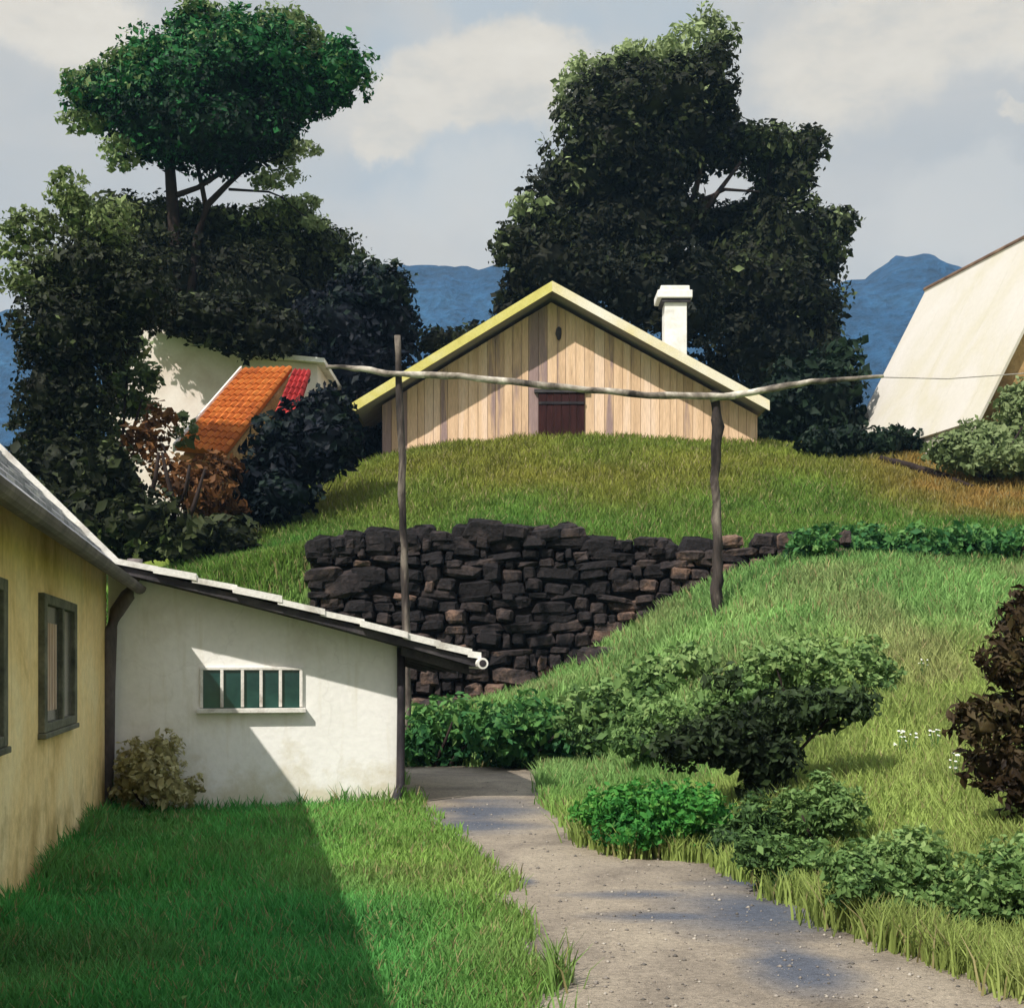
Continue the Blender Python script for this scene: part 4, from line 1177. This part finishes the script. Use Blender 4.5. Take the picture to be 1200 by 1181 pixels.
q = P(473, 740, D)
mb = MB(); gzz = g1(q[0], D)
pts, r = crooked([P(466, 393, D), P(470, 520, D), P(473, 640, D), P(476, 740, D), np.array([P(477, 760, D)[0], D, min(gzz, P(477, 760, D)[2]) - .4])], [.055, .065, .065, .07, .08], 6, .012)
mb.tube(pts, r, 9, wob=.06)
tag(mb.build('wooden_post', M['post'], smooth=True), 'slim weathered post rising behind the white shed roof tip', 'post', 'posts of the pole frame')
mb = MB(); q = P(842, 714, D); gzz = g1(q[0], D)
pts, r = crooked([P(837, 458, D), P(841, 500, D), P(838, 560, D), P(841, 640, D), P(840, 690, D), np.array([P(843, 714, D)[0], D, gzz - .4])], [.07, .095, .075, .085, .10, .11], 5, .018)
mb.tube(pts, r, 9, wob=.10)
tag(mb.build('wooden_post', M['post'], smooth=True), 'crooked dark post standing on the green slope before the barn', 'post', 'posts of the pole frame')
mb = MB(); pts, r = crooked([P(452, 437, D - .12), P(540, 441, D - .12), P(640, 452, D - .12), P(760, 463, D - .12), P(862, 465, D - .12)], [.05, .058, .06, .06, .055], 5, .012)
mb.tube(pts, r, 9, wob=.12)
tag(mb.build('log_rail', M['log'], smooth=True), 'long sagging log laid across the two posts before the barn', 'log', 'logs of the pole frame')
mb = MB(); pts, r = crooked([P(382, 428, D + .05), P(425, 433, D + .02), P(470, 440, D)], [.035, .05, .05], 5, .02)
mb.tube(pts, r, 9, wob=.12)
tag(mb.build('log_rail', M['log'], smooth=True), 'short pale log reaching left from the slim post', 'log', 'logs of the pole frame')
mb = MB(); pts, r = crooked([P(832, 467, D - .06), P(880, 460, D - .02), P(950, 447, D), P(1036, 441, D)], [.058, .06, .05, .032], 5, .014)
mb.tube(pts, r, 9, wob=.12)
tag(mb.build('log_rail', M['log'], smooth=True), 'thin tapering log reaching right from the crooked post', 'log', 'logs of the pole frame')
mb = MB(); mb.tube([P(1030, 442, D), P(1110, 444, D), P(1195, 438, D), P(1290, 428, D)], .009, 6)
tag(mb.build('wire', M['wire']), 'thin grey wire strung from the right log past the pale roof', 'wire')
mb = MB()
pts = []
for px, py, d in [(a, b, hit(a, b + 4)) for a, b in ((1032, 540), (1068, 549), (1105, 561), (1140, 573))]:
    x = (px - 600) * d / F
    pts.append(np.array([x, d, g1(x, d) + .16]))
pts, r = crooked(pts, [.09, .11, .10, .05], 4, .03)
mb.tube(pts, r, 8, wob=.15)
tag(mb.build('fallen_branch', M['bark'], smooth=True), 'dark fallen branch lying on the grass below the pale roof', 'branch')


# ------------------------------------------------------------------ white flower clumps in the meadow
M['petal'] = wash('white petals', [(.7, .69, .62), (.8, .79, .74), (.82, .81, .78)], 3, b=0, grain=0)
for k, (px, d, lab) in enumerate([(1052, 12.9, 'white flower clump left of the pair in the yellow meadow'), (1066, 12.8, 'white flower clump right of the pair in the yellow meadow'), (1120, 11.6, 'white flower clump beside the russet bush'),
                                  (1098, 12.7, 'white flower clump alone between the meadow pair and the russet bush'), (1081, 16.5, 'white flower clump highest up the slope'), (1015, 8.15, 'white flower clump low at the path edge')]):
    x = (px - 600) * d / F; z = g1(x, d)
    t = thing('flower', (x, d, z), lab, 'flower', 'white flower clumps in the meadow')
    for j in range(7):
        mb = MB()
        c = np.array([x + random.gauss(0, .05), d + random.gauss(0, .04), z + random.uniform(.22, .36)])
        n = 6; rr = random.uniform(.012, .022)
        tl = np.array([random.uniform(-.4, .4), random.uniform(-.6, 0), 0])
        ring = []
        for i in range(n * 2):
            a = math.pi * i / n; q = rr * (1.0 if i % 2 == 0 else .55)
            o = np.array([math.cos(a) * q, math.sin(a) * q, 0]); o[2] = -o @ tl
            ring.append(c + o)
        mb.poly([c + Z * .006] + ring + [c - Z * .004], [(0, i + 1, (i + 1) % (2 * n) + 1) for i in range(2 * n)] + [(2 * n + 1, (i + 1) % (2 * n) + 1, i + 1) for i in range(2 * n)])
        mb.build('bloom', M['petal'], t)
        mb = MB(); mb.tube([np.array([x + random.gauss(0, .02), d + random.gauss(0, .02), z - .02]), c - Z * .003], .003, 5)
        mb.build('stem', M['hedge'], t)

# ------------------------------------------------------------------ blue hills
prof = np.array([(-700, 400), (-300, 385), (-100, 372), (0, 372), (100, 380), (300, 360), (470, 318), (520, 316), (560, 322), (600, 312), (700, 330), (900, 345), (960, 336), (1010, 331), (1040, 312), (1060, 306), (1078, 306), (1095, 316), (1120, 322), (1200, 345), (1400, 365), (1900, 400)])
hx = np.arange(-900, 900, 3.0); hyv = np.concatenate([np.arange(430, 700, 9), np.arange(700, 730, 3), np.arange(730, 1050, 16)])
HX, HY = np.meshgrid(hx, hyv)
hxr, hyr = HX.ravel(), HY.ravel()
ridge = EYE + (HZ - np.interp(hxr / 715 * F + 600, prof[:, 0], prof[:, 1])) * 715 / F
fall = np.where(hyr < 715, sst(430, 715, hyr) ** 1.15, 1 - .8 * sst(715, 1050, hyr))
hzv = 3 + (ridge - 3) * fall + ((vnoise(hxr, hyr, 9, 41) - .5) * 5 + (vnoise(hxr, hyr, 22, 43) - .5) * 6 + (vnoise(hxr, hyr, 40, 42) - .5) * 16 * (np.abs(hyr - 715) > 40)) * sst(430, 480, hyr)
ii = (np.arange(len(hyv) - 1)[:, None] * len(hx) + np.arange(len(hx) - 1)[None]).ravel()
M['hill'] = wash('forested hill', [(.004, .024, .058), (.010, .050, .115), (.022, .080, .155)], .02, b=1, bs=.2, grain=.55, dist=5)  # blue of the distant air put into the forest colour itself
hl = array_mesh('hills', np.stack([hxr, hyr, hzv], 1), np.stack([ii, ii + 1, ii + len(hx) + 1, ii + len(hx)], 1), M['hill'])
tag(hl, 'deep blue forested hills far behind the barn', 'hills', kind='structure')

# ------------------------------------------------------------------ air
HAZE = 0.00028
mb = MB(); mb.box(fr, (-1500, 1500), (-50, 1400), (-2, 260))
m = bpy.data.materials.new('haze'); m.use_nodes = True; nt = m.node_tree
nt.nodes.remove(nt.nodes['Principled BSDF'])
pv = nt.nodes.new('ShaderNodeVolumePrincipled')
pv.inputs['Color'].default_value = (.35, .62, .95, 1); pv.inputs['Density'].default_value = HAZE
nt.links.new(pv.outputs[0], nt.nodes['Material Output'].inputs['Volume'])
tag(mb.build('haze', m), 'thin blue air between the barn and the far hills', 'haze', kind='stuff')

# ------------------------------------------------------------------ light
S = VU(-.72, -.60, 1.0); S = S / np.linalg.norm(S)          # towards the sun
elev = math.asin(S[2]); rot = math.atan2(S[0], S[1])
sun = bpy.data.lights.new('sun', 'SUN'); sun.energy = 4.2; sun.angle = math.radians(.8); sun.color = (1, .95, .86)
so = bpy.data.objects.new('sun', sun); COL.objects.link(so)
from mathutils import Vector
so.rotation_euler = Vector(S).to_track_quat('Z', 'Y').to_euler()

w = bpy.data.worlds.new('World'); scene.world = w; w.use_nodes = True
nt = w.node_tree; bg = nt.nodes['Background']; bg.inputs['Strength'].default_value = .106
sky = nt.nodes.new('ShaderNodeTexSky'); sky.sky_type = 'NISHITA'; sky.sun_disc = False
sky.sun_elevation = elev; sky.sun_rotation = rot
tc = nt.nodes.new('ShaderNodeTexCoord')
wn = nt.nodes.new('ShaderNodeTexNoise'); wn.inputs['Scale'].default_value = 7; wn.inputs['Detail'].default_value = 9; wn.inputs['Roughness'].default_value = .62
nt.links.new(tc.outputs['Generated'], wn.inputs['Vector'])
vm = nt.nodes.new('ShaderNodeVectorMath'); vm.operation = 'MULTIPLY_ADD'
nt.links.new(wn.outputs['Color'], vm.inputs[0]); vm.inputs[1].default_value = (.16, .16, .12)
sb = nt.nodes.new('ShaderNodeVectorMath'); sb.operation = 'ADD'; sb.inputs[1].default_value = (-.08, -.08, -.06)
nt.links.new(tc.outputs['Generated'], sb.inputs[0]); nt.links.new(sb.outputs[0], vm.inputs[2])
wd = vm.outputs[0]


def cloud(px, py, rx, ry, soft):
    d = P(px, py, 1.0) - np.array([0, 0, EYE]); d = d / np.linalg.norm(d)
    su = nt.nodes.new('ShaderNodeVectorMath'); su.operation = 'SUBTRACT'; su.inputs[1].default_value = d
    nt.links.new(wd, su.inputs[0])
    sc = nt.nodes.new('ShaderNodeVectorMath'); sc.operation = 'MULTIPLY'; sc.inputs[1].default_value = (F / rx, F / rx, F / ry)
    nt.links.new(su.outputs[0], sc.inputs[0])
    ln = nt.nodes.new('ShaderNodeVectorMath'); ln.operation = 'LENGTH'; nt.links.new(sc.outputs[0], ln.inputs[0])
    mr = nt.nodes.new('ShaderNodeMapRange'); mr.interpolation_type = 'SMOOTHSTEP'
    mr.inputs[1].default_value = 1 + soft; mr.inputs[2].default_value = 1 - soft
    nt.links.new(ln.outputs['Value'], mr.inputs[0])
    return mr.outputs[0]


def union(cs):
    o = cs[0]
    for c in cs[1:]: o = math_node(nt, 'MAXIMUM', o, c)
    return o


n2 = nt.nodes.new('ShaderNodeTexNoise'); n2.inputs['Scale'].default_value = 5; n2.inputs['Detail'].default_value = 4; n2.inputs['Distortion'].default_value = .4
mp = nt.nodes.new('ShaderNodeMapping'); mp.inputs['Scale'].default_value = (1, 1, 2.2)
nt.links.new(tc.outputs['Generated'], mp.inputs[0]); nt.links.new(mp.outputs[0], n2.inputs['Vector'])
grey = ramp(nt, [(3.8, 3.85, 3.75), (4.3, 4.2, 3.92), (4.7, 4.48, 4.05)], n2.outputs['Fac'], [.36, .5, .66])
c = mix(nt, .93, sky.outputs[0], grey)
blue = union([cloud(585, 18, 70, 22, .5), cloud(690, 45, 40, 40, .8), cloud(455, 80, 50, 60, .9), cloud(520, 200, 160, 40, .9), cloud(760, 30, 60, 60, .9)])
c = mix(nt, math_node(nt, 'MULTIPLY', blue, .55), c, (2.9, 3.6, 4.2))
cream = union([cloud(540, 120, 150, 52, .22), cloud(610, 85, 70, 50, .2), cloud(450, 145, 60, 34, .25), cloud(1090, 25, 190, 62, .3), cloud(970, 70, 60, 70, .4), cloud(60, 10, 90, 40, .3), cloud(1190, 143, 40, 14, .2)])
n3 = nt.nodes.new('ShaderNodeTexNoise'); n3.inputs['Scale'].default_value = 16; n3.inputs['Detail'].default_value = 8; n3.inputs['Roughness'].default_value = .6
nt.links.new(mp.outputs[0], n3.inputs['Vector'])
crc = ramp(nt, [(4.6, 4.4, 3.95), (5.5, 5.05, 4.3), (5.95, 5.5, 4.7)], n3.outputs['Fac'], [.34, .5, .68])
c = mix(nt, math_node(nt, 'MULTIPLY', cream, .9), c, crc)
pale = union([cloud(1120, 250, 90, 50, .25), cloud(560, 245, 130, 40, .5)])
c = mix(nt, math_node(nt, 'MULTIPLY', pale, .6), c, (4.8, 4.7, 4.4))
# overhead sky, out of view, brightened and blued to fill the shade
sp = nt.nodes.new('ShaderNodeSeparateXYZ'); nt.links.new(tc.outputs['Generated'], sp.inputs[0])
zr = nt.nodes.new('ShaderNodeMapRange'); zr.interpolation_type = 'SMOOTHSTEP'; zr.inputs[1].default_value = .5; zr.inputs[2].default_value = .85
nt.links.new(sp.outputs['Z'], zr.inputs[0])
zc_ = ramp(nt, [(6.2, 7.6, 9.6), (9.5, 9.9, 10.2)], n2.outputs['Fac'], [.4, .62])
c = mix(nt, zr.outputs[0], c, zc_)
nt.links.new(c, bg.inputs[0])

# ------------------------------------------------------------------ camera
cam = bpy.data.cameras.new('camera'); co = bpy.data.objects.new('camera', cam); COL.objects.link(co)
co.location = (0, 0, EYE); co.rotation_euler = (math.pi / 2, 0, 0)
cam.sensor_fit = 'HORIZONTAL'; cam.sensor_width = 36; cam.lens = 36 * F / 1200
cam.shift_y = (HZ - 590.5) / 1200
cam.clip_start = .1; cam.clip_end = 6000
scene.camera = co
vs_ = scene.view_settings
scene.display_settings.display_device = 'sRGB'
vs_.view_transform = 'Standard'; vs_.look = 'None'; vs_.exposure = 0.45; vs_.gamma = 1; vs_.use_curve_mapping = False
